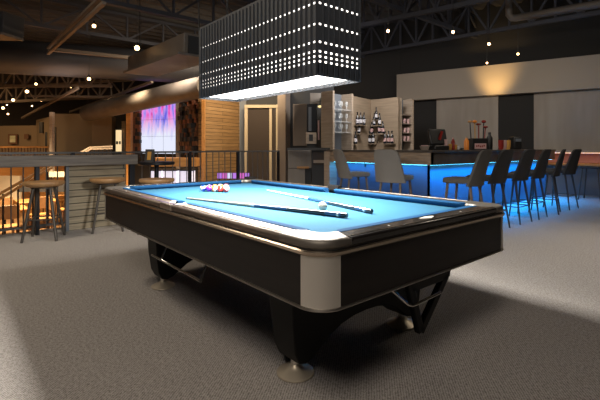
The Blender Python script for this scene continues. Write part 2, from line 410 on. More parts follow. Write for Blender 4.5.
# strut frame with an angular corner
e = MB()
for dz in (0, .14):
    e.bar(P(48, 48, 10.0)+Vector((0, 0, dz-.14)), P(104, -6, 6.5)+Vector((0, 0, dz-.14)), .06, .05)
tag(e.build('ceiling_strut', 'tan_steel', loc=P(48, 48, 10.0)), 'tan double strut slanting up to the top edge at left', 'strut')
e = MB(); e.bar(P(48, 49, 10.0), P(137, 58.5, 11.1), .10, .08)
tag(e.build('ceiling_strut', 'tan_steel', loc=P(48, 48, 10.0)), 'thin tan strut running level toward the starry bulb at left', 'strut')
for (a, b, nm) in ((P(22, 118, 17), P(78, 88, 11.5), 'thin brown strut slanting up behind the low bulbs at far left'), (P(70, 112, 17), P(152, 82, 11.3), 'long brown strut slanting up beside the tan duct'), (P(28, 96, 14), P(125, 97, 14.5), 'level brown strut under the big dark duct')):
    e = MB(); e.bar(a, b, .07, .07); tag(e.build('ceiling_strut', 'tan_steel', loc=a), nm, 'strut')
# ducts
e = MB(); a, b = P(-60, 52, 10.4), P(215, 70, 13.0); e.path([a, b], .46, 28)
tag(e.build('air_duct', 'black_duct', loc=a), 'big dark round duct crossing the upper left under the struts', 'duct')
e = MB(); a, b = P(88, 113, 14.2), P(206, 86, 9.8); e.path([a, b], [.28, .26], 24)
tag(e.build('air_duct', 'duct', loc=a), 'tan round duct rising above the colourful screen toward the pendant', 'duct')
e = empty('duct_box', P(165, 58, 8), 'beige rectangular duct outlet with a dark grille left of the pendant', 'duct')
L = e.location
A, B_ = P(140, 66, 9.6), P(199, 45, 7.2)
mb = MB(); mb.bar(A-L, B_-L, .55, .34); mb.build('duct_body', 'duct', e, .01)
mb = MB(); d_ = (B_-A).normalized(); mb.bar(B_-d_*.42-L-Vector((0, 0, .02)), B_+d_*.02-L-Vector((0, 0, .02)), .40, .30); mb.build('grille', 'dark_steel', e)
mb = MB(); mb.bar(A-L-Vector((0, 0, .19)), B_-L-Vector((0, 0, .19))+Vector((0, 0, 0)), .75, .04); mb.build('bottom_flange', 'duct', e)
for q in (A, B_):
    mb = MB(); mb.tube(q-L, Vector((q.x, q.y, 5.2))-L, .012, n=6); mb.build('hanger', 'dark_steel', e)
e = empty('duct_box', P(2, 26, 8.4), 'dark boxy duct end with a tan lip at the top left edge', 'duct')
L = e.location
mb = MB(); mb.bar(P(-30, 26, 8.6)-L, P(14, 26, 8.4)-L, .5, .46); mb.build('duct_body', 'black_duct', e, .01)
mb = MB(); mb.bar(P(-30, 36, 8.4)-L, P(13, 36.5, 8.2)-L, .5, .05); mb.build('bottom_flange', 'duct', e)
spot('duct_spot', P(166, 70, 8.0)-Vector((0, 0, .25)), P(166, 60, 8.7), 3, (1, .66, .3), 120, .9)

# hanging bulbs
BULBS = [(94, 26, 8.4, .046), (137, 48, 8.2, .062), (89, 79, 11, .055), (50, 75, 13, .04), (27, 91.5, 11.5, .055), (36, 84, 12.5, .045), (71, 87, 14, .04),
         (13, 100, 12, .05), (3, 108, 13, .05), (8, 114, 17, .045), (7, 105, 16, .03), (32, 106, 16, .035), (41, 101, 16, .035), (51, 115, 17, .05),
         (109, 102, 14, .055), (97, 108, 15, .035), (88, 108, 15, .055), (97, 103, 17, .045), (120, 99, 16, .045), (133, 96, 15.5, .045), (147, 93, 15, .045),
         (110, 115, 17, .04), (166.5, 88, 13.2, .05), (194, 87, 11.5, .05), (388, 31, 8.0, .038), (453, 32, 8.4, .038), (489, 44, 8.8, .038), (487, 63, 9.8, .028), (518, 54, 9.3, .032)]
BL = ['bulb hung highest at left, beside the tan strut', 'brightest starry bulb, midway between strut and pendant', 'bulb glowing below the big dark duct',
      'small bulb just under the dark duct at left', 'bulb low at left with a strong glow under the duct', 'bulb just right of and above its low left neighbour',
      'small bulb between duct and lounge wall', 'bulb near the left edge above the picture', 'bulb at the very left edge of the room', 'tiny pale bulb above the framed picture',
      'tiny bulb at the left edge, beside a bigger one', 'tiny bulb left of the lit column', 'tiny bulb above the lit column', 'bulb on top of the lit column',
      'bulb against the tan duct, first from its far end', 'small bulb beside the duct far end', 'bulb hanging before the beige lounge wall', 'bulb touching the duct far end',
      'bulb left of the wood post, on the duct', 'bulb above the wood post', 'bulb left above the colourful screen', 'small bulb over the dark wall left of the post',
      'bulb above the right half of the colourful screen', 'bulb tucked at the left edge of the pendant', 'bulb in the truss just right of the pendant',
      'bulb in the truss, second right of the pendant', 'bulb hanging highest over the bulkhead', 'tiny bulb just above the lit patch of the bulkhead', 'rightmost bulb over the bulkhead']
for (px, py, d, r), lb in zip(BULBS, BL):
    p = P(px, py, d)
    e = empty('hanging_bulb', p, 'warm '+lb, 'light bulb', 'small bulbs on the dark ceiling')
    MB().sphere((0, 0, 0), r*.8, 12, 8).build('bulb', 'bulb', e)
    mb = MB(); mb.tube((0, 0, r*.7), (0, 0, r*.7+.07), r*.55, r*.4, 10); mb.build('socket', 'black_plastic', e)
    mb = MB(); mb.tube((0, 0, r), (0, 0, 5.27-p.z), .006, n=5); mb.build('cord', 'black_plastic', e)

# ---------------------------------------------------------------- pool table
T = empty('pool_table', (0, 0, 0), 'big pool table with light blue cloth, black body and metal corners', 'pool table')
A_, B2 = 1.43, .80; RR = .112; HT = .822; HB = .785
IX, IY = 1.32, .685
def arc(cx, cy, r, a0, a1, n): return [(cx+r*math.cos(math.radians(a0+(a1-a0)*i/n)), cy+r*math.sin(math.radians(a0+(a1-a0)*i/n))) for i in range(n+1)]
# bed with six pocket notches
poly = []
for sx, sy, st in ((1, 1, 0), (-1, 1, 1), (-1, -1, 2), (1, -1, 3)):
    cx, cy = 1.335*sx, .70*sy
    ar = [(cx+.062*math.cos(t), cy+.062*math.sin(t)) for t in [math.radians(-45+90*0+ -180*0)]]
    base = math.degrees(math.atan2(-sy, -sx))
    s0, s1 = (base+75, base-75)
    pts = arc(cx, cy, .062, s0, s1, 8)
    pts = [(max(-1.34, min(1.34, a)), max(-.705, min(.705, b))) for a, b in pts]
    poly += pts
    if st == 0: poly += arc(0, .715, .055, -10, -170, 8)
    if st == 2: poly += arc(0, -.715, .055, 170, 10, 8)
mb = MB(); mb.prism(poly, HB-.03, HB); mb.build('bed_cloth', 'cloth', T)
mb = MB(); mb.box((0, 0, .71), (2.6, 1.32, .08)); mb.build('slate_bed', 'leg_black', T)
# cushions
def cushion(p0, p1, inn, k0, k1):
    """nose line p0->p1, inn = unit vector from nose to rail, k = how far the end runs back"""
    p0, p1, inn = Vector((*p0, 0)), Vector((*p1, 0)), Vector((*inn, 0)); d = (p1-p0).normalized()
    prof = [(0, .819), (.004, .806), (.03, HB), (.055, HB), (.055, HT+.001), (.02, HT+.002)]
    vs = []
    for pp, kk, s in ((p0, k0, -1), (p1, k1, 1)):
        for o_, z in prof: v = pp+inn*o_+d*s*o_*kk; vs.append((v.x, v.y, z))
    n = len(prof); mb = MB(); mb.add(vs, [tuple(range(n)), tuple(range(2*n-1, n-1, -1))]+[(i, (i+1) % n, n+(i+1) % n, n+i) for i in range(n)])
    mb.build('cushion', 'shaded_cushion_cloth', T, ang=50)
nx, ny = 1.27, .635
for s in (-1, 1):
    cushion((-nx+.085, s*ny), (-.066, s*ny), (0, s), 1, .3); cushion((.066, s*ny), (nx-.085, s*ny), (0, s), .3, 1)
    cushion((s*nx, -ny+.085), (s*nx, ny-.085), (s, 0), 1, 1)
# rails (between caps)
CL = .20
def prof_rail(x0, x1, y0, y1): mb = MB(); mb.box(((x0+x1)/2, (y0+y1)/2, .804), (x1-x0, y1-y0, .036)); return mb
for s in (-1, 1):
    for (x0, x1) in ((-A_+CL+.02, -.085), (.085, A_-CL-.02)):
        y0, y1 = sorted((s*IY, s*B2)); prof_rail(x0, x1, y0, y1).build('rail', 'rail_bronze', T, .017)
    x0, x1 = sorted((s*IX, s*A_)); prof_rail(x0, x1, -B2+CL-.03, B2-CL+.03).build('rail', 'rail_laminate', T, .010)
    # side pocket casting
    pts = [(-.085, s*B2), (.085, s*B2), (.085, s*IY)]+[(a, s*abs(b)) for a, b in arc(0, .70, .06, 0, 180, 10)]+[(-.085, s*IY)]
    mb = MB(); mb.prism(pts, .786, HT+.002); mb.build('side_pocket_casting', 'aluminium', T, .006)
    mb = MB(); mb.lathe((0, s*.712, 0), [(.056, .68), (.056, .778)], 20); mb.build('pocket_liner', 'leather', T)
# corner castings
for sx in (-1, 1):
    for sy in (-1, 1):
        pts = [(A_-CL-.06, B2)]+arc(A_-RR, B2-RR, RR, 90, 0, 10)+[(A_, B2-CL+.03), (IX, B2-CL-.02)]
        pts += arc(1.243, .608, .057, -12, 126, 12)
        pts += [(1.205, .661), (1.19, IY), (A_-CL-.06, IY)]
        pts = [(sx*a, sy*b) for a, b in pts]
        mb = MB(); mb.prism(pts, .786, HT+.003); o = mb.build('corner_casting', 'casting_metal', T, .017, ang=50); o.modifiers['bevel'].use_clamp_overlap = False; o.modifiers['bevel'].segments = 5; o.modifiers['bevel'].angle_limit = 1.2
        mb = MB(); mb.lathe((sx*1.33, sy*.695, 0), [(.045, .66), (.045, .775)], 20); mb.build('pocket_liner', 'leather', T)
# rail pocket facing pads seen at the far pockets
for (x, y) in ((0, .71), (-1.35, .73)):
    mb = MB(); mb.box((x, y, .828), (.13 if x == 0 else .10, .05 if x == 0 else .10, .044)); mb.build('pocket_facing', 'leather', T, .006)
# sights
for s in (-1, 1):
    for i in range(-3, 4):
        if i: mb = MB(); mb.lathe((i*.3175, s*.735, 0), [(.006, HT-.002), (.005, HT+.0015)], 10); mb.build('sight', 'pearl', T)
    for i in (-1, 0, 1):
        if s == 1 and i == 0: continue
        mb = MB(); mb.lathe((s*1.37, i*.3175, 0), [(.006, HT-.002), (.005, HT+.0015)], 10); mb.build('sight', 'pearl', T)
mb = MB(); mb.prism([(1.352, -.05), (1.36, -.062), (1.372, -.045), (1.388, 0), (1.372, .045), (1.36, .062), (1.352, .05), (1.346, 0)], HT-.001, HT+.003)
tag(mb.build('name_plate', 'pearl', T), 'small pale oval plate on the end rail')
# perimeter bands
def loop(a, b, r, n=8):
    return arc(a-r, b-r, r, 0, 90, n)+arc(-a+r, b-r, r, 90, 180, n)+arc(-a+r, -b+r, r, 180, 270, n)+arc(a-r, -b+r, r, 270, 360, n)
def band(name, outs, mt, inner=.03):
    """outs: list of (offset from table edge, z)"""
    mb = MB(); rings = [loop(A_+o_, B2+o_, max(.01, RR+o_)) for o_, z in outs]; n = len(rings[0]); vs = []
    for (o_, z), rg in zip(outs, rings): vs += [(x, y, z) for x, y in rg]
    k = len(outs); fs = []
    for i in range(k):
        j = (i+1) % k
        for q in range(n): fs.append((i*n+q, i*n+(q+1) % n, j*n+(q+1) % n, j*n+q))
    mb.add(vs, fs); return mb.build(name, mt, T, ang=40)
band('shadow_gap', [(-.006, .782), (-.006, .790), (-.04, .790), (-.04, .782)], 'rail_laminate')
band('edge_trim', [(.002, .762), (.007, .767), (.007, .778), (.002, .783), (-.04, .783), (-.04, .762)], 'brass_trim')
band('rail_inlay', [(-.022, HT-.004), (-.022, HT+.0025), (-.030, HT+.0025), (-.030, HT-.004)], 'chrome')
band('bottom_trim', [(.001, .553), (.003, .557), (.001, .563), (-.02, .563), (-.02, .553)], 'aluminium')
mb = MB(); rg = loop(A_-.05, B2-.05, .07); mb.prism(rg, .60, .77); mb.build('cabinet_core', 'leg_black', T)
# aprons
for s in (-1, 1):
    mb = MB(); mb.box((0, s*(B2-.018), .662), (2*(A_-RR), .024, .202)); mb.build('side_apron', 'apron_laminate', T)
    mb = MB(); mb.box((s*(A_-.018), 0, .662), (.024, 2*(B2-RR), .202)); mb.build('end_apron', 'apron_laminate', T)
for sx in (-1, 1):
    for sy in (-1, 1):
        cx, cy = A_-RR, B2-RR; pts = []; n = 26
        for i in range(n+1):
            th = math.radians(90*i/n); r = RR-.003-(.0024 if i % 2 else 0)
            pts.append((sx*(cx+r*math.cos(th)), sy*(cy+r*math.sin(th))))
        for i in range(n, -1, -4):
            th = math.radians(90*i/n); pts.append((sx*(cx+(RR-.03)*math.cos(th)), sy*(cy+(RR-.03)*math.sin(th))))
        mb = MB(); mb.prism(pts, .562, .763); mb.build('corner_moulding', 'flute_metal', T, ang=60)
# under-frame, end legs with arch
mb = MB(); mb.box((0, 0, .59), (2.2, .5, .06)); mb.build('under_frame', 'leg_black', T)
for sx in (-1, 1):
    cx = .877*sx
    out = [(-.565, .575), (-.55, .30), (-.53, .15), (-.50, .09), (-.455, .078), (-.40, .095), (-.34, .14), (-.28, .18), (-.20, .215), (-.10, .235), (0, .24)]
    full = out+[(-y, z) for y, z in out[-2::-1]]
    vs = []
    def hw(z): return .082+.022*(max(0, min(1, (z-.08)/.45)))**.8
    for s in (-1, 1):
        for y, z in full: vs.append((cx+s*hw(z), y, z))
    n = len(full); mb = MB()
    fs = [(i, (i+1) % n, n+(i+1) % n, n+i) for i in range(n)]
    h = n//2
    for base, rev in ((0, 0), (n, 1)):
        # strip triangulation between outline and the top edge
        fs.append(tuple(base+i for i in (range(n) if rev else range(n-1, -1, -1))))
    mb.add(vs, fs); L_ = mb.build('leg', 'leg_black', T, .006, ang=30)
    for sy in (-1, 1):
        c = (cx, sy*.458, 0)
        f_ = MB(); f_.lathe(c, [(.094, 0), (.099, .006), (.097, .012), (.080, .020), (.050, .032), (.030, .046), (.025, .055)], 32); f_.build('levelling_foot', 'foot_nickel', L_)
        f_ = MB(); f_.lathe(c, [(.024, .05), (.024, .105)], 20); f_.build('stem', 'chrome', L_)
# bridge stick hooks of chrome rod on the near side and the near end
def hooks(pts_list, nm='rest_hook'):
    h_ = MB()
    for pts in pts_list: h_.path(pts, .0065, 8)
    h_.build(nm, 'chrome', T)
hooks([[(-.05, -.76, .556), (-.055, -.80, .462), (-.055, -.81, .455)], [(.495, -.76, .556), (.495, -.80, .465), (.495, -.81, .455)], [(-.22, -.80, .455), (.495, -.80, .455)]])
hooks([[(1.39, -.35, .556), (1.415, -.235, .458), (1.42, -.21, .448), (1.42, -.18, .447), (1.42, .03, .455)]])
# black triangular bracket under the far half of the end apron
mb = MB()
tri = [Vector(t) for t in ((1.20, .085, .41), (1.20, .18, .145), (1.20, .45, .41))]
for i in range(3): mb.bar(tri[i], tri[(i+1) % 3], .05, .035, up=(1, 0, 0))
mb.bar((1.20, .45, .40), (1.20, .52, .60), .05, .035, up=(1, 0, 0)); mb.bar((1.20, .085, .40), (1.20, .05, .60), .05, .035, up=(1, 0, 0))
mb.build('end_bracket', 'leg_black', T, .006)

# balls
def ball_mat(name, col, stripe):
    m = bpy.data.materials.new(name); m.use_nodes = True; nt = m.node_tree; b = nt.nodes['Principled BSDF']
    b.inputs['Roughness'].default_value = .1; b.inputs['Coat Weight'].default_value = .5
    tc = nt.nodes.new('ShaderNodeTexCoord'); sp = nt.nodes.new('ShaderNodeSeparateXYZ'); nt.links.new(tc.outputs['Object'], sp.inputs[0])
    ab = nt.nodes.new('ShaderNodeMath'); ab.operation = 'ABSOLUTE'; nt.links.new(sp.outputs['Z'], ab.inputs[0])
    g = nt.nodes.new('ShaderNodeMath'); g.operation = 'LESS_THAN' if stripe else 'LESS_THAN'; g.inputs[1].default_value = .0145 if stripe else 1
    nt.links.new(ab.outputs[0], g.inputs[0])
    # pale number disc on both X poles
    ax = nt.nodes.new('ShaderNodeMath'); ax.operation = 'ABSOLUTE'; nt.links.new(sp.outputs['X'], ax.inputs[0])
    d = nt.nodes.new('ShaderNodeMath'); d.operation = 'LESS_THAN'; d.inputs[1].default_value = .0265; nt.links.new(ax.outputs[0], d.inputs[0])
    mu = nt.nodes.new('ShaderNodeMath'); mu.operation = 'MULTIPLY'; nt.links.new(g.outputs[0], mu.inputs[0]); nt.links.new(d.outputs[0], mu.inputs[1])
    mx = nt.nodes.new('ShaderNodeMixRGB'); mx.inputs[1].default_value = (.55, .52, .44, 1); mx.inputs[2].default_value = (*col, 1)
    nt.links.new(mu.outputs[0], mx.inputs[0]); nt.links.new(mx.outputs[0], b.inputs['Base Color']); return m
BC = {'yellow': (.85, .55, .03), 'blue': (.01, .05, .45), 'red': (.7, .03, .02), 'purple': (.13, .02, .40), 'orange': (.85, .20, .02), 'green': (.01, .22, .07), 'maroon': (.25, .02, .03), 'black': (.01, .01, .01)}
bm_ = {}
for k, v in BC.items():
    for st in (0, 1): bm_[(k, st)] = ball_mat(('striped_' if st else 'solid_')+k+'_ball', v, st)
R_ = .0286
rows = [[('maroon', 1)], [('red', 0), ('yellow', 0)], [('orange', 1), ('black', 0), ('blue', 0)],
        [('purple', 0), ('green', 0), ('yellow', 1), ('green', 1)], [('blue', 1), ('purple', 1), ('orange', 0), ('red', 1), ('maroon', 0)]]
i = 0
posw = ['at the apex of the rack', 'in the second row of the rack', 'in the middle row of the rack', 'in the fourth row of the rack', 'in the back row of the rack']
# apex faces the camera's left; the near flank shows five balls
for r, row in enumerate(rows):
    for c, (col, st) in enumerate(row):
        p = (-.62-r*R_*1.7321-.0005*r, (-r/2+c)*2*R_*1.01)
        o = MB().sphere((0, 0, 0), R_, 24, 14).build('billiard_ball', bm_[(col, st)])
        o.location = (p[0], p[1], HB+R_)
        o.rotation_euler = (random.uniform(0, 3), random.uniform(0, 3), random.uniform(0, 3))
        tag(o, ('striped ' if st else 'solid ')+col+' billiard ball '+posw[r], 'ball', 'racked billiard balls')
o = MB().sphere((0, 0, 0), R_, 28, 18).build('cue_ball', 'ball_white'); o.location = (.69, -.085, HB+R_)
tag(o, 'off white cue ball lying alone between the two cues', 'ball')
# cues
def cue(tip, butt, label):
    tip, butt = Vector(tip), Vector(butt); d = (butt-tip); L = d.length; d.normalize()
    e = empty('pool_cue', tip, label, 'cue', 'cues on the blue cloth')
    def seg(nm, t0, t1, r0, r1, mt):
        mb = MB(); mb.path([d*(L*t0), d*(L*t1)], [r0, r1], 14); mb.build(nm, mt, e)
    rr = lambda t: .0062+.0088*t
    seg('tip', 0, .008, .006, .006, 'cue_blue'); seg('ferrule', .008, .025, .0063, .0064, 'cue_ring')
    seg('shaft', .025, .49, .0065, rr(.49), 'cue_maple'); seg('joint_ring', .488, .505, rr(.5)+.0005, rr(.5)+.0005, 'cue_ring')
    seg('forearm', .505, .70, rr(.5), rr(.7), 'cue_blue'); seg('wrap', .70, .90, rr(.7)-.0003, rr(.9), 'cue_black')
    seg('butt_sleeve', .90, .975, rr(.9), rr(.975), 'cue_blue'); seg('butt_ring', .955, .965, rr(.98)+.0004, rr(.98)+.0004, 'cue_ring')
    seg('bumper', .975, 1, rr(.97), rr(.97)*.9, 'cue_black')
cue((-.40, -.47, HB+.0075), (.97, -.165, HB+.0165), 'nearer pool cue, its butt below the white ball')
cue((-.49, .34, HB+.0075), (.96, .055, HB+.0165), 'farther pool cue, lying behind the white ball')

# ---------------------------------------------------------------- pendant lamp
PN = empty('pendant_lamp', (0, 0, 1.6), 'long dark slatted box lamp glowing above the pool table', 'pendant lamp')
PX, PY, PZ0, PZ1 = .75, .187, 1.598, 2.19
rowz = [1.685, 1.714, 1.744, 1.80, 1.905, 2.03]
def slat_mesh(wd):
    """one slat standing in the XZ plane, face to -Y, with six square holes lit from inside"""
    mb = MB(); hw_ = .0105; hh = .0065; g = .0001; zb = PZ0+.016
    for s in (-1, 1): x0, x1 = s*hw_, s*(wd/2-g); mb.box(((x0+x1)/2, 0, (zb+PZ1)/2-1.6), (abs(x1-x0), .004, PZ1-zb))
    zs = [PZ0]+[v for r in rowz for v in (r-hh, r+hh)]+[PZ1]
    for k in range(0, len(zs), 2): mb.box((0, 0, (zs[k]+zs[k+1])/2-1.6), (hw_*(2 if k else 4.1), .004, zs[k+1]-zs[k]))
    # raised edge rib
    mb.box((wd/2-g-.0025, -.006, (PZ0+PZ1)/2-1.6), (.005, .010, PZ1-PZ0))
    return mb
sl = slat_mesh(2*PX/32).build('slat', 'slat', PN); sl.location = (-PX+PX/32, -PY, 0)
first = True
for i in range(32):
    for s in (-1, 1):
        if i == 0 and s == -1: continue
        c = sl.copy(); C.objects.link(c); c.location = (-PX+(i+.5)*2*PX/32, s*PY, 0); c.rotation_euler = (0, 0, 0 if s < 0 else PI)
for i in range(8):
    for s in (-1, 1):
        c = sl.copy(); C.objects.link(c); c.location = (s*PX, -PY+(i+.5)*2*PY/8, 0); c.rotation_euler = (0, 0, s*PI/2)
mb = MB(); mb.box((0, 0, .313), (2*PX-.02, 2*PY-.02, .54)); mb.build('glow_core', 'glow_core', PN)
mb = MB(); mb.box((0, 0, .020), (2*PX-.10, 2*PY-.085, .012)); mb.build('diffuser', 'diffuser', PN)
mb = MB(); mb.box((0, 0, .600), (2*PX, 2*PY, .02)); mb.build('lid', 'slat', PN)
for x in (-.6, .6): mb = MB(); mb.tube((x, 0, .6), (x, 0, 3.5), .008, n=8); mb.build('suspension_rod', 'dark_steel', PN)

# ---------------------------------------------------------------- balustrade and ledge
BR = empty('balustrade', rail_pt(0), 'thin dark steel balustrade with upright bars along the lounge edge', 'railing')
BR.rotation_euler = (0, 0, math.atan2(RX.y, RX.x))
def rl(t, z, off=0): return (t, off, z)
mb = MB(); mb.bar(rl(-1.5, 1.10), rl(5.1, 1.10), .04, .03); mb.build('handrail', 'railing_steel', BR)
mb = MB(); mb.bar(rl(-1.5, .08), rl(5.1, .08), .03, .03); mb.build('bottom_rail', 'railing_steel', BR)
for t in (.9, 2.86, 3.96, 5.07):
    mb = MB(); mb.box(rl(t, .55), (.05, .05, 1.1)); mb.build('post', 'dark_steel', BR)
t = -1.4; proto = None
while t < 5.02:
    if not (.95 < t < 1.95) and min(abs(t-q) for q in (.9, 2.86, 3.96, 5.07)) > .05:
        if proto is None:
            mb = MB(); mb.tube((0, 0, .08), (0, 0, 1.1), .009, n=8); proto = mb.build('baluster', 'railing_steel', BR); proto.location = (t, 0, 0)
        else: c = proto.copy(); C.objects.link(c); c.location = (t, 0, 0)
    t += .14
# drink ledge
fa, fb = Vector((-3.84, -2.3, 0)), Vector((-3.957, .38, 0)); fd = (fb-fa).normalized(); fn = Vector((-fd.y, fd.x, 0))
if fn.x > 0: fn = -fn
LG = empty('drink_ledge', fa, 'long grey wood drinking ledge on dark posts in front of the balustrade', 'counter')
LG.rotation_euler = (0, 0, math.atan2(fd.y, fd.x)); LL = (fb-fa).length
sgn = 1   # local +Y = towards the lounge
def lq(px):  # local x under image column, on the ledge front line
    u = (px-300)/F; dr = Vector((-math.sin(YAW)+u*math.cos(YAW), math.cos(YAW)+u*math.sin(YAW), 0)); w0 = fa-CAM
    det = dr.x*(-fd.y)+fd.x*dr.y; s = (dr.x*w0.y-dr.y*w0.x)/det
    return s
mb = MB(); mb.box((LL/2, .10, .995), (LL, .20, .15)); 
o = mb.build('ledge_top', 'ledge_wood', LG, .006)
for px in (38.5, 134):
    mb = MB(); mb.box((lq(px), .10, .46), (.075 if px > 100 else .05, .08, .92)); mb.build('post', 'dark_steel', LG, .003)
x0, x1 = lq(69), lq(128)
mb = MB(); mb.box(((x0+x1)/2, .13, .46), (x1-x0, .05, .92)); 
pn = plank_mat('slat_stone_local', (.40, .34, .235), (.31, .26, .18), .095, 2.5, .7, (.06, .05, .035), .007, 'XZ'); mb.build('slatted_panel', pn, LG)
mb = MB(); mb.box((x0, .12, .46), (.04, .09, .92)); mb.build('panel_edge', 'blue_grey', LG)

def wood_stool(loc, rz, label):
    e = empty('wooden_stool', loc, label, 'stool', 'round wooden stools at the ledge', rz)
    mb = MB(); mb.lathe((0, 0, 0), [(.17, .675), (.215, .69), (.232, .705), (.238, .725), (.232, .742), (.20, .738), (.05, .728)], 32); mb.build('seat', 'seat_wood', e, ang=50)
    mb = MB(); mb.lathe((0, 0, 0), [(.15, .66), (.15, .677)], 20); mb.build('seat_plate', 'stool_metal', e)
    for k in range(4):
        a = PI/4+k*PI/2; c, s = math.cos(a), math.sin(a)
        mb = MB(); mb.tube((.13*c, .13*s, .67), (.27*c, .27*s, 0), .018, .016, 10); mb.build('leg', 'stool_metal', e)
    mb = MB(); ring = [(.215*math.cos(PI/4+k*PI/2), .215*math.sin(PI/4+k*PI/2), .27) for k in range(4)]
    for k in range(4): mb.tube(ring[k], ring[(k+1) % 4], .008, n=8)
    mb.build('footrest', 'stool_metal', e)
def fl(px, d): p = P(px, 0, d); return (p.x, p.y, 0)
wood_stool(fl(44, 5.30), 1.15, 'round wooden stool at the left, in front of the open balustrade')
wood_stool(fl(108, 5.86), 1.3, 'round wooden stool in front of the slatted stone panel')
wood_stool(fl(157, 5.75), .9, 'round wooden stool half hidden behind the pool table')
# small black round table with a tent card
e = empty('bar_table', fl(156.5, 6.62), 'small black high table behind the far wooden stool', 'table')
mb = MB(); mb.lathe((0, 0, 0), [(.27, .90), (.28, .91), (.28, .945), (.27, .95)], 36); mb.build('table_top', 'dark_steel', e)
mb = MB(); mb.tube((0, 0, .02), (0, 0, .9), .035, n=14); mb.build('pedestal', 'dark_steel', e)
mb = MB(); mb.lathe((0, 0, 0), [(.24, 0), (.24, .015), (.05, .03)], 28); mb.build('base', 'dark_steel', e)
p = Vector(fl(150, 6.6)); e = empty('tent_card', (p.x, p.y, .95), 'small dark tent card standing on the black high table', 'card', rz=YAW)
mb = MB(); mb.prism([(-.05, 0), (.05, 0), (.006, .20), (-.006, .20)], -.07, .07, Matrix(((0, 0, 1), (1, 0, 0), (0, 1, 0)))); mb.build('card', 'charcoal', e)
mb = MB(); mb.prism([(-.048, .03), (-.02, .16), (-.023, .16), (-.052, .03)], -.03, .03, Matrix(((0, 0, 1), (1, 0, 0), (0, 1, 0)))); mb.build('card_print', 'amber_glass', e)

# ---------------------------------------------------------------- bar
BX, BYc, BYe, BXl = -1.03, 3.9, 9.15, -3.30
BAR = empty('bar_counter', (BX, BYc, 0), 'L-shaped bar counter with dark top, wood apron and blue glow beneath', 'bar')
def bb(nm, x0, x1, y0, y1, z0, z1, mt, par=BAR, bv=0):
    L = par.location; mb = MB(); mb.box(((x0+x1)/2-L.x, (y0+y1)/2-L.y, (z0+z1)/2-L.z), (x1-x0, y1-y0, z1-z0)); return mb.build(nm, mt, par, bv)
bb('countertop', BXl-.1, BX+.03, BYc-.03, BYc+.62, 1.10, 1.135, 'bar_top', bv=.005)
bb('countertop', BX-.62, BX+.03, BYc+.62, BYe, 1.10, 1.135, 'bar_top', bv=.005)
bb('apron', BXl, BX, BYc, BYc+.03, .90, 1.10, 'bar_wood')
bb('apron', BX-.03, BX, BYc, BYe, .90, 1.10, 'bar_top')
bb('front_panel', BXl, BX-.18, BYc+.18, BYc+.21, 0, 1.1, 'bar_panel')
bb('front_panel', BX-.21, BX-.18, BYc+.18, BYe-.02, 0, 1.1, 'bar_panel')
bb('end_panel', BXl-.16, BXl, BYc-.02, BYc+.6, 0, 1.10, 'fin_wood', bv=.004)
bb('led_strip', BXl+.05, BX-.14, BYc+.045, BYc+.075, .895, .910, 'led')
bb('led_strip', BX-.075, BX-.045, BYc+.05, BYe-.05, .895, .910, 'led')
for x in (-2.55, -1.85): bb('bag_hook', x-.01, x+.01, BYc+.16, BYc+.18, .82, .88, 'black_plastic')
BLUE = (.0, .31, 1)
area('bar_led', ((BXl+BX)/2, BYc+.06, .885), ((BXl+BX)/2, BYc+.11, 0), 2.1, .05, 11, BLUE)
l2 = area('bar_led', (BX-.06, (BYc+BYe)/2, .885), (BX-.11, (BYc+BYe)/2, 0), .05, 5.1, 120, BLUE, 130)
l2.rotation_euler = (0, 0, 0)

def bar_stool(loc, rz, label, fab, legm, proto={}):
    key = (fab, legm)
    if key in proto:
        e = copy_tree(proto[key]); e.location = loc; e.rotation_euler = (0, 0, rz); e['label'] = label; return e
    # faces local +Y
    e = empty('bar_stool', loc, label, 'bar stool', 'upholstered bar stools around the bar', rz)
    mb = MB(); mb.prism([(-.215, -.18), (-.19, -.205), (.19, -.205), (.215, -.18), (.235, .10), (.20, .20), (.12, .235), (-.12, .235), (-.20, .20), (-.235, .10)], .695, .765)
    mb.build('seat', fab, e, .022)
    # curved back rest, wide at the seat and narrower at the top, leaning back
    vs = []; nu, nv = 8, 8
    for side in (0, 1):
        for j in range(nv+1):
            v = j/nv; z = .665+v*.485; wd = .245-.055*v-.02*max(0, v-.85)/.15
            for i in range(nu+1):
                u = -1+2*i/nu; curve = .085*(1-v*.7)*u*u
                y = -.215-.10*v+curve-(.035 if side else 0)
                vs.append((wd*u, y, z-(.02*abs(u)**6 if j == nv else 0)))
    n = (nu+1)*(nv+1); fs = []
    for s in (0, 1):
        for j in range(nv):
            for i in range(nu):
                a = s*n+j*(nu+1)+i; q = (a, a+1, a+nu+2, a+nu+1); fs.append(q if s else q[::-1])
    rim = [i for i in range(nu+1)]+[j*(nu+1)+nu for j in range(1, nv+1)]+[nv*(nu+1)+i for i in range(nu-1, -1, -1)]+[j*(nu+1) for j in range(nv-1, 0, -1)]
    for i in range(len(rim)): a, b = rim[i], rim[(i+1) % len(rim)]; fs.append((a, b, b+n, a+n))
    mb = MB(); mb.add(vs, fs); mb.build('backrest', fab, e, .006, ang=50)
    for sx in (-1, 1):
        mb = MB(); mb.tube((sx*.15, .15, .70), (sx*.20, .215, 0), .020, .011, 10); mb.build('leg', legm, e)
        mb = MB(); mb.tube((sx*.15, -.15, .70), (sx*.21, -.25, 0), .020, .011, 10); mb.build('leg', legm, e)
    mb = MB(); c4 = [(-.185, .195, .26), (.185, .195, .26), (.195, -.215, .26), (-.195, -.215, .26)]
    for k in range(4): mb.tube(c4[k], c4[(k+1) % 4], .008, n=8)
    mb.build('footrest', 'stool_metal', e)
    proto[key] = e; return e
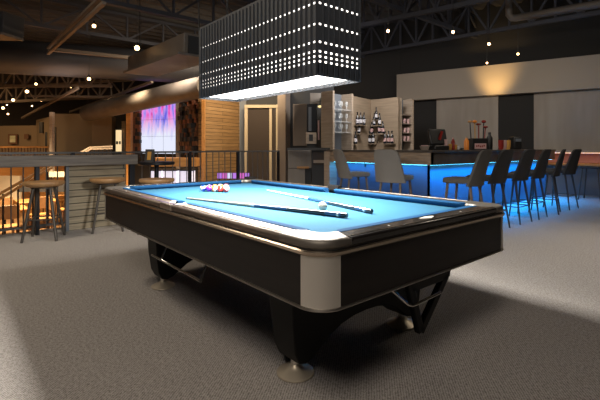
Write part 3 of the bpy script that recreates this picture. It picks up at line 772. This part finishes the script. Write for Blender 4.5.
bar_stool((-2.20, 3.38, 0), -.40, 'light grey upholstered bar stool nearest the back bar, turned sideways', 'stool_fabric', 'stool_leg_wood')
bar_stool((-1.24, 3.24, 0), .16, 'light grey bar stool with its back squarely to the pool table', 'stool_fabric', 'stool_leg_wood')
W_ = ['dark grey bar stool nearest the bar corner, above the table corner', 'second dark bar stool from the bar corner', 'third dark bar stool from the bar corner',
      'fourth dark bar stool from the bar corner', 'fifth dark bar stool from the bar corner, seen nearly edge on', 'last dark bar stool of the row, farthest right']
for i, (y, r) in enumerate(((3.53, .10), (4.20, .0), (5.0, -.02), (5.68, .05), (6.42, .25), (7.25, -.06))):
    bar_stool((-.33, y, 0), PI/2+r, W_[i], 'stool_fabric_dark' if i else 'stool_fabric_brown', 'stool_leg' if i else 'stool_leg_wood')

# wall counter right of the bar end
WC = empty('wall_counter', bpt(600)[0]+n2*.5, 'long wall counter at far right lit by a warm strip', 'counter')
A, _ = bpt(545); B_, _ = bpt(680); L = WC.location
def wbar(nm, z0, z1, off0, off1, mt):
    mb = MB(); a = A+n2*(off0+off1)/2-L; b = B_+n2*(off0+off1)/2-L; a.z = b.z = (z0+z1)/2; mb.bar(a, b, off1-off0, z1-z0); mb.build(nm, mt, WC)
wbar('top', 1.06, 1.10, .05, .50, 'fin_wood'); wbar('back_panel', .80, 1.06, .10, .14, 'pink_panel')
wbar('lower_shelf', .74, .79, .05, .55, 'orange_wood'); wbar('kick_panel', 0, .74, .20, .24, 'blue_grey'); wbar('warm_strip', 1.035, 1.058, .44, .47, 'warm_led')
a_, _ = bpt(585); c_ = a_+n2*.40
area('counter_strip', (c_.x, c_.y, 1.02), (c_.x, c_.y, 0), 3.5, .05, 4, (1, .5, .25)).rotation_euler = (0, 0, math.atan2(bd.y, bd.x))
e = empty('metal_stool', P(592, 148, 9.3).xy.to_3d(), 'thin black backless stool frame at the right edge by the wall counter', 'stool')
mb = MB(); mb.box((0, 0, .74), (.36, .36, .05)); mb.build('seat', 'black_plastic', e, .01)
for sx in (-1, 1):
    for sy in (-1, 1):
        mb = MB(); mb.tube((sx*.14, sy*.14, .72), (sx*.21, sy*.21, 0), .014, n=8); mb.build('leg', 'stool_leg', e)

# ---------------------------------------------------------------- back bar shelving
SH = 2.42
F1, C0, F2, F3 = P(353, 0, 9.9), P(371, 0, 10.66), P(398, 0, 10.1), P(412.5, 0, 10.7)
S0 = P(333, 0, 9.0)
# peg walls
o1 = wall('display_wall', F1, C0, 0, SH, 'peg_wood', .08); tag(o1, 'left half of the wood bottle wall, meeting the other half in a corner', 'display wall', 'wood bottle walls')
o2 = wall('display_wall', C0, F2, 0, SH, 'peg_wood', .08); tag(o2, 'right half of the wood bottle wall with most of the bottles', 'display wall', 'wood bottle walls')
def shelf_unit(A, B, label, zs, grp, d0):
    A = Vector((A.x, A.y, 0)); B = Vector((B.x, B.y, 0)); d = (B-A); L = d.length; d.normalize()
    e = empty('shelf_unit', A, label, 'shelves', rz=math.atan2(d.y, d.x))
    n = Vector((-d.y, d.x, 0)); s = 1 if n.dot(A-Vector((CAM.x, CAM.y, 0))) > 0 else -1
    mb = MB(); mb.box((0, s*.15, SH/2), (.06, .34, SH)); mb.build('side_fin', 'fin_wood', e, .003)
    mb = MB(); mb.box((L, s*.15, SH/2), (.06, .34, SH)); mb.build('side_fin', 'fin_wood', e, .003)
    mb = MB(); mb.box((L/2, s*.30, SH/2), (L, .03, SH)); mb.build('back_board', 'blue_grey', e)
    for z in zs: mb = MB(); mb.box((L/2, s*.14, z), (L-.06, .27, .02)); mb.build('shelf', 'clear' if d0 else 'taupe', e)
    return e, L, s
SU1, L1, s1 = shelf_unit(S0, P(352, 0, 9.5), 'tall glass shelf unit of glasses left of the bottle wall', (1.52, 1.76, 2.03), '', 1)
SU2, L2, s2 = shelf_unit(P(400.5, 0, 10.25), P(412.5, 0, 10.5), 'narrow shelf unit with cups right of the bottle wall', (1.34, 1.55, 1.78, 2.0), '', 0)
def glass_mesh(): mb = MB(); mb.lathe((0, 0, 0), [(.030, 0), (.030, .006), (.006, .012), (.006, .07), (.03, .10), (.036, .15), (.030, .19)], 14); return mb.build('wine_glass', 'clear')
g0 = None; gi = 0
for z, nm in ((1.53, 'lowest shelf'), (1.77, 'middle shelf'), (2.04, 'top shelf')):
    for k in range(5):
        x = .10+k*(L1-.2)/4
        lp = Matrix.Rotation(SU1.rotation_euler.z, 3, 'Z') @ Vector((x, s1*(.08+.05*(k % 2)), 0))
        if g0 is None: g = g0 = glass_mesh()
        else: g = g0.copy(); C.objects.link(g)
        g.location = SU1.location+lp+Vector((0, 0, z))
        tag(g, 'clear stemmed glass standing on the %s of the glass shelf unit' % nm, 'glass', 'glasses on the %s of the tall unit' % nm)
c0 = None
for z, nm in ((1.35, 'lowest shelf'), (1.56, 'second shelf'), (1.79, 'third shelf')):
    for k in range(3):
        x = .09+k*(L2-.18)/2; lp = Matrix.Rotation(SU2.rotation_euler.z, 3, 'Z') @ Vector((x, s2*.07, 0))
        if c0 is None: mb = MB(); mb.lathe((0, 0, 0), [(.028, 0), (.036, .05), (.036, .11), (.032, .12)], 14); g = c0 = mb.build('cup', 'label_pink')
        else: g = c0.copy(); C.objects.link(g)
        g.location = SU2.location+lp+Vector((0, 0, z)); tag(g, 'pale cup on the %s of the narrow shelf unit' % nm, 'cup', 'cups on the %s of the narrow unit' % nm)
# bottles on small pegs
def bottle(p, label, lab='label_white', proto={}, grp='bottles on the wood wall'):
    if lab in proto: e = copy_tree(proto[lab]); e.location = p; e['label'] = label; return e
    e = empty('liquor_bottle', p, label, 'bottle', grp)
    mb = MB(); mb.lathe((0, 0, 0), [(.036, 0), (.038, .01), (.038, .17), (.030, .20), (.014, .225), (.013, .285)], 16); mb.build('glass_body', 'bottle_dark', e)
    mb = MB(); mb.lathe((0, 0, 0), [(.0388, .05), (.0388, .135)], 16); mb.build('paper_label', lab, e)
    mb = MB(); mb.lathe((0, 0, 0), [(.016, .275), (.016, .31)], 12); mb.build('cap', 'bottle_dark', e)
    proto[lab] = e; return e
def onwall(px, py, A, B, off=.10):
    u = (px-300)/F; dr = Vector((-math.sin(YAW)+u*math.cos(YAW), math.cos(YAW)+u*math.sin(YAW), 0)); A = Vector((A.x, A.y, 0)); bd_ = (Vector((B.x, B.y, 0))-A).normalized()
    w0 = A-CAM; det = dr.x*(-bd_.y)+bd_.x*dr.y; t = (w0.x*(-bd_.y)+bd_.x*w0.y)/det
    t -= off/.9; q = CAM+dr*t; return Vector((q.x, q.y, CAM.z-(py-HY)*t/F))
BT = [(357.5, 125, 0, 0), (360.7, 125, 0, 0), (364, 125, 0, 0), (358.8, 133.5, 0, 0), (355.6, 144, 0, 0),
      (376.2, 119.5, 1, 0), (374.2, 125.5, 1, 0), (379.6, 125.5, 1, 0), (371.8, 134, 1, 1), (379.2, 133.5, 1, 1), (382.8, 133.5, 1, 1),
      (369.6, 143.5, 1, 0), (373, 143.5, 1, 0), (385, 143.5, 1, 1), (388.4, 143.5, 1, 1), (392, 143.5, 1, 1)]
BLb = ['leftmost of three bottles side by side high on the left wood wall', 'middle of three bottles high on the left wood wall', 'rightmost of three bottles high on the left wood wall', 'single bottle just below the trio on the left wood wall', 'lone bottle low on the left wood wall',
       'topmost bottle of the triangle on the right wood wall', 'left bottle just under the top of the triangle', 'right bottle just under the top of the triangle', 'lone bottle at the left of the triangle third row', 'left of two pink labelled bottles in the triangle third row', 'right of two pink labelled bottles in the triangle third row',
       'left bottle of the low pair at the wall corner', 'right bottle of the low pair at the wall corner', 'left of three low pink labelled bottles at right', 'middle of three low pink labelled bottles at right', 'right of three low pink labelled bottles at right']
for (px, py, wl, pk), lb in zip(BT, BLb):
    A, B_ = (F1, C0) if wl == 0 else (C0, F2)
    p = onwall(px, py, A, B_, .12); bottle(p, 'dark bottle, '+lb, 'label_pink' if pk else 'label_white')
# little ledges the bottles stand on: sub-shelves of the walls
for (xa, xb, py, wl) in ((356, 366, 125, 0), (357, 361, 133.5, 0), (354.5, 357.5, 144, 0), (375, 378, 119.5, 1), (372.5, 381.5, 125.5, 1), (370.5, 373.5, 134, 1), (377.5, 384.5, 133.5, 1), (368.2, 375, 143.5, 1), (383, 394, 143.5, 1)):
    A, B_ = (F1, C0) if wl == 0 else (C0, F2); par = o1 if wl == 0 else o2
    a = onwall(xa, py, A, B_, .10); b = onwall(xb, py, A, B_, .10); a.z = b.z = (a.z+b.z)/2-.012
    mb = MB(); mb.bar(a, b, .18, .018); s = mb.build('bottle_ledge', 'peg_wood'); bpy.context.view_layer.update(); s.parent = par; s.matrix_parent_inverse = par.matrix_world.inverted()
# left part: dark recess wall with cabinets
Q0, Q1 = P(284, 0, 10.3), P(334, 0, 10.25)
swall('wall_recess', Q0, Q1, 0, 3.4, 'charcoal', .15)
swall('trim_3', P(277.5, 0, 10.15), P(285.5, 0, 10.05), 0, 2.62, 'taupe', .25)
def face_box(nm, px0, px1, py0, py1, d, th, mt, par=None, bev=0, label=None, cat=None, group=None):
    """box seen between image columns/rows at depth d, facing the room; real size and thickness"""
    a = P(px0, py1, d); b = P(px1, py0, d); c = (a+b)/2; wd = (Vector((a.x, a.y))-Vector((b.x, b.y))).length; h = b.z-a.z
    f = Vector((-math.sin(YAW), math.cos(YAW), 0)); c = c+f*th/2
    mb = MB(); mb.box((0, 0, 0), (wd, th, h)); o = mb.build(nm, mt, None, bev); o.location = c; o.rotation_euler = (0, 0, YAW)
    if par is not None:
        o.parent = par; o.location = Matrix.Rotation(-par.rotation_euler.z, 3, 'Z') @ (c-par.location); o.rotation_euler = (0, 0, YAW-par.rotation_euler.z)
    if label: tag(o, label, cat, group)
    return o
face_box('wall_panel', 293, 306.8, 104, 146, 9.75, .10, 'taupe', bev=.01, label='taupe cupboard panel on the dark recess wall behind the bar', cat='panel')
face_box('wall_panel', 310, 331.5, 93, 104, 9.45, .12, 'panel_grey', bev=.01, label='pale panel above the small round lamp beside the glass shelves', cat='panel')
face_box('wall_panel', 325, 331.6, 104, 147, 9.45, .12, 'blue_grey', label='narrow blue grey panel left of the glass shelves', cat='panel')
# drinks dispenser
e = empty('drink_dispenser', P(311, 147, 9.2), 'tall dark drinks machine with a pale pictured box at its foot', 'machine')
face_box('machine_body', 307, 317, 104, 132, 9.4, .15, 'dark_steel', e, .01); face_box('window', 308.5, 311.5, 107, 131, 9.38, .02, 'blue_grey', e)
face_box('front_box', 306, 316.5, 132.5, 144, 9.25, .25, 'fin_wood', e, .01); face_box('picture_mark', 309, 313, 134.5, 141, 9.24, .012, 'charcoal', e)
face_box('foot', 307, 315.5, 144, 148.3, 9.3, .2, 'charcoal', e)
e = empty('wall_lamp', P(320, 106.5, 9.3), 'small round yellow lamp above the tall white bottle', 'lamp')
MB().sphere((0, 0, 0), .05, 14, 8, (1, 1, .5)).build('lamp_shade', mat('lamp_glow', (1, .9, .6), emit=(1, .8, .35), es=1.2), e)
mb = MB(); mb.tube((0, 0, 0), (0, .0, .18), .008, n=8); mb.build('arm', 'dark_steel', e)
o = face_box('dispenser_tube', 317.8, 319.6, 120, 140, 9.3, .04, 'label_pink', bev=.01, label='slim pale upright tube beside the drinks machine', cat='tube')
e = face_box('back_counter', 287, 330, 147.8, 150.3, 8.65, .42, 'black_plastic', label='black counter under the drinks machine left of the bar', cat='counter')
e = empty('drinks_fridge', P(320, 180, 9.05).xy.to_3d(), 'glass door drinks fridge under the black counter', 'fridge')
face_box('cabinet', 312, 329.5, 150.4, 210, 8.75, .3, 'charcoal', e); face_box('glass_door', 313, 329, 152, 165, 8.72, .03, 'dim_glass', e)
face_box('shelf', 313.5, 329, 160, 163, 8.70, .015, 'taupe', e); face_box('handle', 328.5, 329.3, 152, 166, 8.69, .03, 'chrome', e)
e = empty('side_cupboard', P(298, 180, 9.0).xy.to_3d(), 'pale grey board cupboard left of the drinks fridge', 'cupboard')
face_box('door', 288, 311.5, 150.4, 168, 9.1, .04, 'panel_grey', e, .004); face_box('door', 288, 305, 168.5, 196, 9.1, .04, 'panel_grey', e, .004)
face_box('handle_board', 297, 309, 166.5, 168.5, 9.0, .06, 'orange_wood', e); face_box('body', 288.2, 311, 151, 196, 9.15, .35, 'charcoal', e)
for px in (292.5, 297, 301.5, 306): face_box('batten', px-.25, px+.25, 151, 166, 9.09, .015, 'taupe', e)

# things on the bar
def lbl(o, l, c, g=None): return tag(o, l, c, g)
def ontop(px, d):
    if px > 434: d = (CAM.x+1.33+(d-7.1)*.05)/(math.sin(YAW)-(px-300)/F*math.cos(YAW))
    p = P(px, 0, d); return Vector((p.x, p.y, 1.135))
e = empty('bar_terminal', ontop(437.5, 6.9), 'black till terminal with a red sticker on the bar corner', 'till', rz=YAW+.3)
mb = MB(); mb.box((0, 0, .03), (.22, .2, .06)); mb.build('base', 'black_plastic', e, .01)
mb = MB(); mb.box((0, .0, .17), (.26, .05, .22), Matrix.Rotation(-.25, 3, 'X')); mb.build('screen', 'black_plastic', e, .02)
mb = MB(); mb.box((0.02, -.04, .19), (.03, .02, .12), Matrix.Rotation(.35, 3, 'Y')); mb.build('sticker', 'bottle_red', e)
mb = MB(); mb.box((.09, -.05, .09), (.03, .03, .10)); mb.build('card_slot', 'label_pink', e)
e = empty('napkin_holder', ontop(424.5, 7.0), 'low pale box on the bar left of the till', 'box', rz=YAW)
mb = MB(); mb.box((0, 0, .035), (.14, .12, .07), None, .7); mb.build('box', 'taupe', e, .004); mb = MB(); mb.box((0, 0, .072), (.10, .08, .02)); mb.build('napkins', 'label_pink', e)
j0 = None
for k, (px, h, mt, w_) in enumerate(((447.5, .06, 'amber_glass', 'first'), (450.3, .08, 'amber_glass', 'second'), (455.5, .07, 'amber_glass', 'third'), (457.8, .05, 'label_white', 'fourth'))):
    mb = MB(); mb.lathe((0, 0, 0), [(.016, 0), (.022, h*.3), (.024, h), (.020, h+.004)], 14); o = mb.build('votive_glass', mt); o.location = ontop(px, 7.0+.12*(k % 2))
    tag(o, 'small %s glass on the bar, %s from the till' % ('white' if k == 3 else 'amber', w_), 'glass', 'small glasses right of the till')
def simple_bottle(px, d, h, r, mt, cap, label, cat='bottle'):
    e = empty('bottle', ontop(px, d), label, cat)
    mb = MB(); mb.lathe((0, 0, 0), [(r*.95, 0), (r, .01), (r, h*.68), (r*.5, h*.82), (r*.42, h*.9)], 16); mb.build('body', mt, e)
    mb = MB(); mb.lathe((0, 0, 0), [(r*.5, h*.88), (r*.45, h)], 12); mb.build('cap', cap, e); return e
simple_bottle(453, 7.25, .17, .024, 'bottle_red', 'label_pink', 'thin red bottle between the small amber glasses')
simple_bottle(466.5, 7.1, .19, .034, 'bottle_orange', 'fin_wood', 'orange bottle left of the utensil caddy on the bar')
o = MB().sphere((0, 0, 0), .035, 14, 8, (1.4, 1, .6)).build('bar_cloth', 'black_plastic'); o.location = ontop(461.5, 7.2)+Vector((0, 0, .021)); tag(o, 'small black folded cloth left of the orange bottle', 'cloth')
e = empty('straw_caddy', ontop(478, 7.2), 'black bar caddy with a pale front and red lettering holding muddlers', 'caddy', rz=YAW)
mb = MB(); mb.box((0, 0, .085), (.23, .16, .17)); mb.build('caddy_box', 'black_plastic', e, .006)
mb = MB(); mb.box((0, -.083, .055), (.17, .006, .08)); mb.build('front_plate', 'label_pink', e)
mb = MB()
for k in range(5): mb.box((-.055+k*.027, -.087, .055+.006*math.sin(k*2)), (.018, .003, .026))
mb.build('lettering', 'bottle_red', e)
for k, (x, h, mt, hd) in enumerate(((-.10, .44, 'dark_steel', 'orange_wood'), (-.04, .44, 'amber_glass', 'bottle_orange'), (.01, .40, 'bottle_red', 'bottle_red'), (.075, .44, 'dark_steel', 'bottle_red'), (.09, .36, 'bottle_red', 'bottle_red'))):
    e2 = empty('bar_tool', ontop(478, 7.2)+Vector((x*math.cos(YAW), x*math.sin(YAW), .16)), ['tall tool with a tan head at the left of the bar caddy', 'tall tool with an orange head in the bar caddy', 'red bar tool in the middle of the caddy', 'tall dark tool with a red curl at the right of the caddy', 'short red tool leaning at the right of the caddy'][k], 'bar tool', 'tools in the bar caddy')
    mb = MB(); mb.tube((0, 0, -.08), (.01*(k-2), 0, h-.20), .008, n=8); mb.build('shaft', mt, e2)
    mb = MB(); mb.sphere((.01*(k-2), 0, h-.18), .03, 12, 8, (1.2, 1, .6+.2*(k % 2))); mb.build('head', hd, e2)
simple_bottle(489.5, 7.35, .27, .045, 'black_plastic', 'black_plastic', 'squat black shaker jar right of the utensil caddy', 'shaker')
e = empty('coffee_machine', ontop(515, 8.3), 'small black machine with a lit display on the far bar', 'machine', rz=YAW)
mb = MB(); mb.box((0, 0, .11), (.14, .2, .22)); mb.build('body', 'black_plastic', e, .02); mb = MB(); mb.box((0, -.11, .16), (.09, .01, .05)); mb.build('display', 'blue_grey', e)
for k, (px, mt, c_) in enumerate(((501, 'bottle_red', 'dark red'), (504, 'label_pink', 'pink'), (508, 'amber_glass', 'amber'))):
    o = MB().lathe((0, 0, 0), [(.03, 0), (.04, .05), (.042, .15), (.038, .155)], 14).build('drinking_cup', mt); o.location = ontop(px, 8.1+.1*k); tag(o, '%s tumbler on the far bar left of the small black machine' % c_, 'cup', 'tumblers on the far bar')

for o in list(C.objects):
    if o.parent is None and o.name.split('.')[0] in ('bar_terminal', 'straw_caddy', 'bar_tool', 'bottle', 'votive_glass', 'coffee_machine', 'drinking_cup'):
        o.scale = (1.3, 1.3, 1.3)
        if o.name.startswith('bar_tool'):
            c = ontop(478, 7.2); o.location = (c.x+(o.location.x-c.x)*1.3, c.y+(o.location.y-c.y)*1.3, 1.135+.16*1.3)

# ---------------------------------------------------------------- lounge and far walls on the left
swall('wall_wood', P(204, 0, 11.0), P(239.5, 0, 12.3), -1, 2.56, 'wood_wall', .2)
fb_ = face_box
# gallery edge above the wood wall
swall('wall_grey', P(239.5, 0, 12.3), P(246, 0, 12.3), -1, 2.9, 'blue_grey', .15)
e = empty('glass_door', P(262, 148, 12.0).xy.to_3d(), 'glazed double door in a cream frame behind the balustrade', 'door')
e.location.z = -1
for (a, b, c_, d_) in ((244.5, 247.6, 106.5, 200), (269.3, 271.8, 105, 200), (276, 278, 104.5, 200)):
    face_box('frame_post', a, b, c_, d_, 12.0, .12, 'frame_cream', e)
face_box('frame_head', 244.5, 278, 104.8, 107.8, 11.98, .13, 'frame_cream', e)
face_box('pane', 247.6, 269.3, 107.8, 200, 12.06, .02, 'dim_glass', e); face_box('pane', 271.8, 276, 107.8, 200, 12.06, .02, 'dim_glass', e)
swall('wall_door', P(238, 0, 12.35), P(284, 0, 12.35), -1, 3.2, 'charcoal', .15)
# purple screen reflections beyond the balustrade, put in as glowing panels on stands
for k, (px, mt) in enumerate(((219.5, 'reflection_violet'), (224.5, 'reflection_pink'), (229.5, 'reflection_pale'), (234.8, 'reflection_violet'), (242, 'reflection_pink'), (247, 'reflection_violet'))):
    e = empty('reflection', P(px, 178, 9.9), '%s glowing monitor in the row beyond the balustrade' % ['violet leftmost', 'pink second from left', 'pale lilac third', 'violet fourth', 'pink fifth', 'violet rightmost'][k], 'reflection', 'row of glowing reflections')
    face_box('screen', px-2.1, px+2.1, 173, 178.5, 9.9, .01, mt, e); face_box('casing', px-2.4, px+2.4, 172.6, 179, 9.915, .05, 'black_plastic', e)
    face_box('stand', px-.5, px+.5, 179, 192, 9.95, .04, 'black_plastic', e)
# mosaic wall
swall('wall_mosaic', P(178, 0, 12.4), P(202, 0, 11.15), -1, 2.62, 'mosaic_dark', .2)
ma, mb_ = P(181, 0, 12.15), P(199.8, 0, 11.15); dv = Vector((mb_.x-ma.x, mb_.y-ma.y, 0)); ML = dv.length; dv.normalize()
mz = MB(); rng = random.Random(7); nb = Vector((dv.y, -dv.x, 0))
if nb.dot(CAM-ma) < 0: nb = -nb
for i in range(9):
    for j in range(13):
        if rng.random() < .25: continue
        mz.cur = rng.choice([0, 0, 1, 2, 2, 3]); th = rng.uniform(.03, .14)
        t = (i+.5)/9*ML; z = .98+(j+.5)*.125
        c = Vector((ma.x, ma.y, 0))+dv*t+nb*th/2; mz.bar(Vector((c.x, c.y, z))-dv*ML/18*.94, Vector((c.x, c.y, z))+dv*ML/18*.94, th, .118)
tag(mz.build('mosaic_relief', ['mosaic_dark', 'mosaic_grey', 'mosaic_brown', 'mosaic_red'], loc=Vector((ma.x, ma.y, .9))), 'relief of dark and rusty wood blocks between screen and wood wall', 'wall art')
fb_('wooden_post', 201.5, 204.6, 97.6, 200, 10.9, .10, 'orange_wood', label='light wood edge post between mosaic and wood wall', cat='post')
fb_('wooden_counter', 151, 196, 158, 166.5, 10.4, .5, 'orange_wood', label='orange wood counter below the mosaic, beyond the balustrade', cat='counter')
for k, (a, b) in enumerate(((151, 161), (163, 176), (180, 192))):  # white panels; emission stands in for the screens reflected in them
    e = empty('white_glow_panel', P((a+b)/2, 175, 9.9), 'bright white panel whose glow stands for reflected screens beyond the balustrade, %s of three' % ['leftmost', 'middle', 'rightmost'][k], 'glowing panel', 'white glowing panels beyond the balustrade')
    e.location.z = -1
    fb_('glowing_front', a, b, 171, 186, 9.9, .3, mat('reflected_glow', (.8, .8, .8), emit=(.85, .80, 1), es=.75), e); fb_('top', a-.5, b+.5, 169.6, 171, 9.85, .45, 'dark_steel', e); fb_('base', a, b, 186, 235, 10, .3, 'charcoal', e)
# big display
sa, sb = P(141.3, 105, 13.5), P(175.3, 101, 12.9)
e = empty('video_wall', Vector((sa.x, sa.y, 1.0)), 'large bright screen with pink, violet and white colour streaks', 'screen')
dv = Vector((sb.x-sa.x, sb.y-sa.y, 0)); SLn = dv.length; e.rotation_euler = (0, 0, math.atan2(dv.y, dv.x))
mb = MB(); mb.box((SLn/2, 0, -.0), (SLn, .02, 1.62)); o = mb.build('screen', 'display', e); o.location = (0, 0, .80)
mb = MB(); mb.box((SLn/2, .05, .80), (SLn+.06, .06, 1.68)); mb.build('casing', 'black_plastic', e)
mb = MB()
for z in (.54, 1.08): mb.box((SLn/2, -.011, z), (SLn, .004, .006))
for x in (1/3, 2/3): mb.box((SLn*x, -.011, .8), (.006, .004, 1.62))
mb.build('panel_seams', 'blue_grey', e)
swall('wall_screen', P(126, 0, 13.9), P(180, 0, 13.1), -1, 2.85, 'charcoal', .15)
fb_('taupe_column', 176, 180.5, 100, 235, 12.3, .25, 'taupe', label='taupe column just right of the colourful screen', cat='column')
fb_('wooden_post', 126, 130.6, 108, 235, 13.0, .2, 'orange_wood', label='bright wood post left of the colourful screen', cat='post')
mz = MB(); rng = random.Random(3)
for i in range(4):
    for j in range(14):
        mz.cur = rng.choice([0, 0, 2, 3]); p = P(132.2+i*2.4, 148, 13.3); z = .9+j*.12; mz.box((p.x, p.y, z), (.085, .1+rng.uniform(0, .08), .11), rot2(YAW))
tag(mz.build('mosaic_relief', ['mosaic_dark', 'mosaic_grey', 'mosaic_brown', 'mosaic_red'], loc=P(136, 180, 13.3)), 'narrow strip of rusty blocks between wood post and screen', 'wall art')
# far walls
swall('wall_dark_far', P(108, 0, 17), P(126, 0, 16.2), -1, 3.2, 'mosaic_dark', .15)
e = fb_('lit_doorway', 113.5, 121, 130, 152, 16.3, .05, 'window_glow', label='orange lit opening left of the wood post', cat='opening')
e2 = fb_('dark_pane', 116, 118, 141.2, 144.2, 16.28, .015, 'black_plastic', e); e3 = fb_('dark_pane', 119, 120.6, 141.2, 144.2, 16.28, .015, 'black_plastic', e)
fb_('door_post', 121.6, 125.2, 121, 200, 15.0, .1, 'frame_cream', label='pale door post beside the orange opening', cat='post')
swall('wall_lounge', P(54, 0, 15), P(93, 0, 15.2), -1, 2.42, 'beige_wall', .2)
swall('wall_lounge_end', P(92, 0, 14.6), P(112, 0, 14.6), -1, 2.28, 'beige_wall', .3)
swall('wall_lounge_side', P(36, 0, 17.5), P(55, 0, 15), -1, 2.35, 'beige_wall', .2)
swall('wall_gallery', P(-70, 0, 18.5), P(37, 0, 17.4), -1, 2.12, 'beige_wall', .2)
fb_('column', 49.3, 52.2, 112, 235, 12.2, .12, 'fin_wood', label='slim warm lit column in the lounge', cat='column')
fb_('doorway_panel', 53.5, 56, 127, 155, 14.7, .03, 'black_plastic', label='dark doorway just right of the lit column', cat='doorway')
fb_('doorway_panel', 45, 47, 132, 152, 15.9, .03, 'black_plastic', label='narrow dark doorway left of the lit column', cat='doorway')
fb_('wall_speaker', 39, 42.5, 122, 133, 16.3, .15, 'black_plastic', label='dark box high on the side wall left of the lit column', cat='speaker')
e = empty('framed_picture', P(12.3, 144, 17.6), 'framed pale picture under a warm spot at far left', 'picture')
fb_('frame', 8, 17, 134, 144, 17.45, .05, 'mosaic_brown', e); fb_('canvas', 9.7, 15.3, 135.7, 142.3, 17.44, .015, 'art_paint', e)
fb_('framed_picture', 24, 28.5, 134, 139, 17.3, .04, 'mosaic_brown', label='small dim picture right of the spotlit one', cat='picture')
# timber banister in front of the gallery wall
e = empty('gallery_banister', P(25, 160, 13.5), 'brown wooden banister in the lounge below the pictures', 'railing')
fb_('handrail', -6, 48, 146.3, 147.8, 13.5, .06, 'orange_wood', e)
for k in range(17): fb_('baluster', -5+k*3.2, -4.4+k*3.2, 147.8, 160, 13.52, .03, 'mosaic_brown', e)
e = empty('stair_rail', P(85, 150, 11), 'light wooden stair handrail climbing behind the ledge', 'railing')
L = e.location
for (a, b) in (((80, 153), (90, 147.3)), ((83.5, 153), (93, 148)), ((90, 147.3), (112, 146.3)), ((93, 149), (112, 148.4))):
    mb = MB(); mb.bar(P(*a, 11.4)-L, P(*b, 11.4)-L, .05, .04); mb.build('handrail', 'fin_wood', e)
for k in range(7): fb_('baluster', 86+k*4, 86.4+k*4, 149, 226, 11.45, .02, 'dark_steel', e)
e = empty('stair_rail', P(25, 185, 9), 'orange wooden stair handrail seen through the left balusters', 'railing')
L = e.location
for dy in (0, 5):
    mb = MB(); mb.bar(P(-4, 196+dy, 7.3)-L, P(52, 164+dy*.7, 8.3)-L, .04, .04); mb.build('handrail', 'orange_wood', e)
for k in range(4): fb_('post', 2+k*15, 3+k*15, 194-k*8, 147.8+2.17*F/(7.45+k*.27), 7.45+k*.27, .03, 'dark_steel', e)
fb_('cream_partition', -12, 19.5, 176, 200, 12.6, .1, 'cream', label='bright cream partition low in the lounge at far left', cat='partition')
fb_('lounge_shelf', 46, 66, 172, 177, 12.0, .3, 'cream', label='bright low shelf behind the left wooden stool', cat='shelf')
fb_('lounge_desk', 19, 66, 184, 192, 11.5, .4, 'charcoal', label='dark desk in the lounge behind the left wooden stool', cat='desk')
fb_('lounge_wainscot', -14, 122, 158, 232, 13.8, .1, 'orange_wood', label='orange wood low wall across the lounge', cat='low wall')
# lounge tables and chairs
def lchair(loc, rz, label, proto=[]):
    if proto: e = copy_tree(proto[0]); e.location = loc; e.rotation_euler = (0, 0, rz); e['label'] = label; return
    e = empty('lounge_chair', loc, label, 'chair', 'wooden lounge chairs below the balustrade', rz)
    mb = MB(); mb.box((0, 0, .45), (.42, .42, .04)); mb.build('seat', 'orange_wood', e, .01)
    mb = MB(); mb.box((0, .2, .78), (.42, .03, .30)); mb.build('backrest', 'seat_wood', e, .01)
    for sx in (-1, 1):
        for sy in (-1, 1): mb = MB(); mb.tube((sx*.18, sy*.18, .62 if sy > 0 else .43), (sx*.2, sy*.2, 0), .016, n=8); mb.build('leg', 'mosaic_brown', e)
    proto.append(e)
def ltable(px, d, label, proto=[]):
    p = P(px, 0, d); p.z = -1
    if proto: e = copy_tree(proto[0]); e.location = p; e['label'] = label; return p
    e = empty('lounge_table', p, label, 'table', 'wooden lounge tables below the balustrade')
    mb = MB(); mb.box((0, 0, .74), (.9, .9, .04)); mb.build('table_top', 'orange_wood', e, .01)
    mb = MB(); mb.tube((0, 0, .02), (0, 0, .73), .04, n=12); mb.build('pedestal', 'dark_steel', e)
    mb = MB(); mb.lathe((0, 0, 0), [(.26, 0), (.26, .02), (.05, .03)], 20); mb.build('base', 'dark_steel', e)
    proto.append(e); return p
for k, (px, d, nm) in enumerate(((4, 9.6, 'leftmost lounge table'), (36, 11.2, 'lounge table behind the left wooden stool'), (68, 12.9, 'lounge table left of the slatted panel'))):
    p = ltable(px, d, 'square wooden '+nm)
    for q, (dx, dy, r) in enumerate(((.75, 0, -PI/2), (-.75, 0.05, PI/2), (0, .75, 0))):
        lchair((p.x+dx, p.y+dy, -1), r+.15*k, 'wooden chair at the %s, on its %s side' % (nm, ['near', 'far', 'right'][q]))
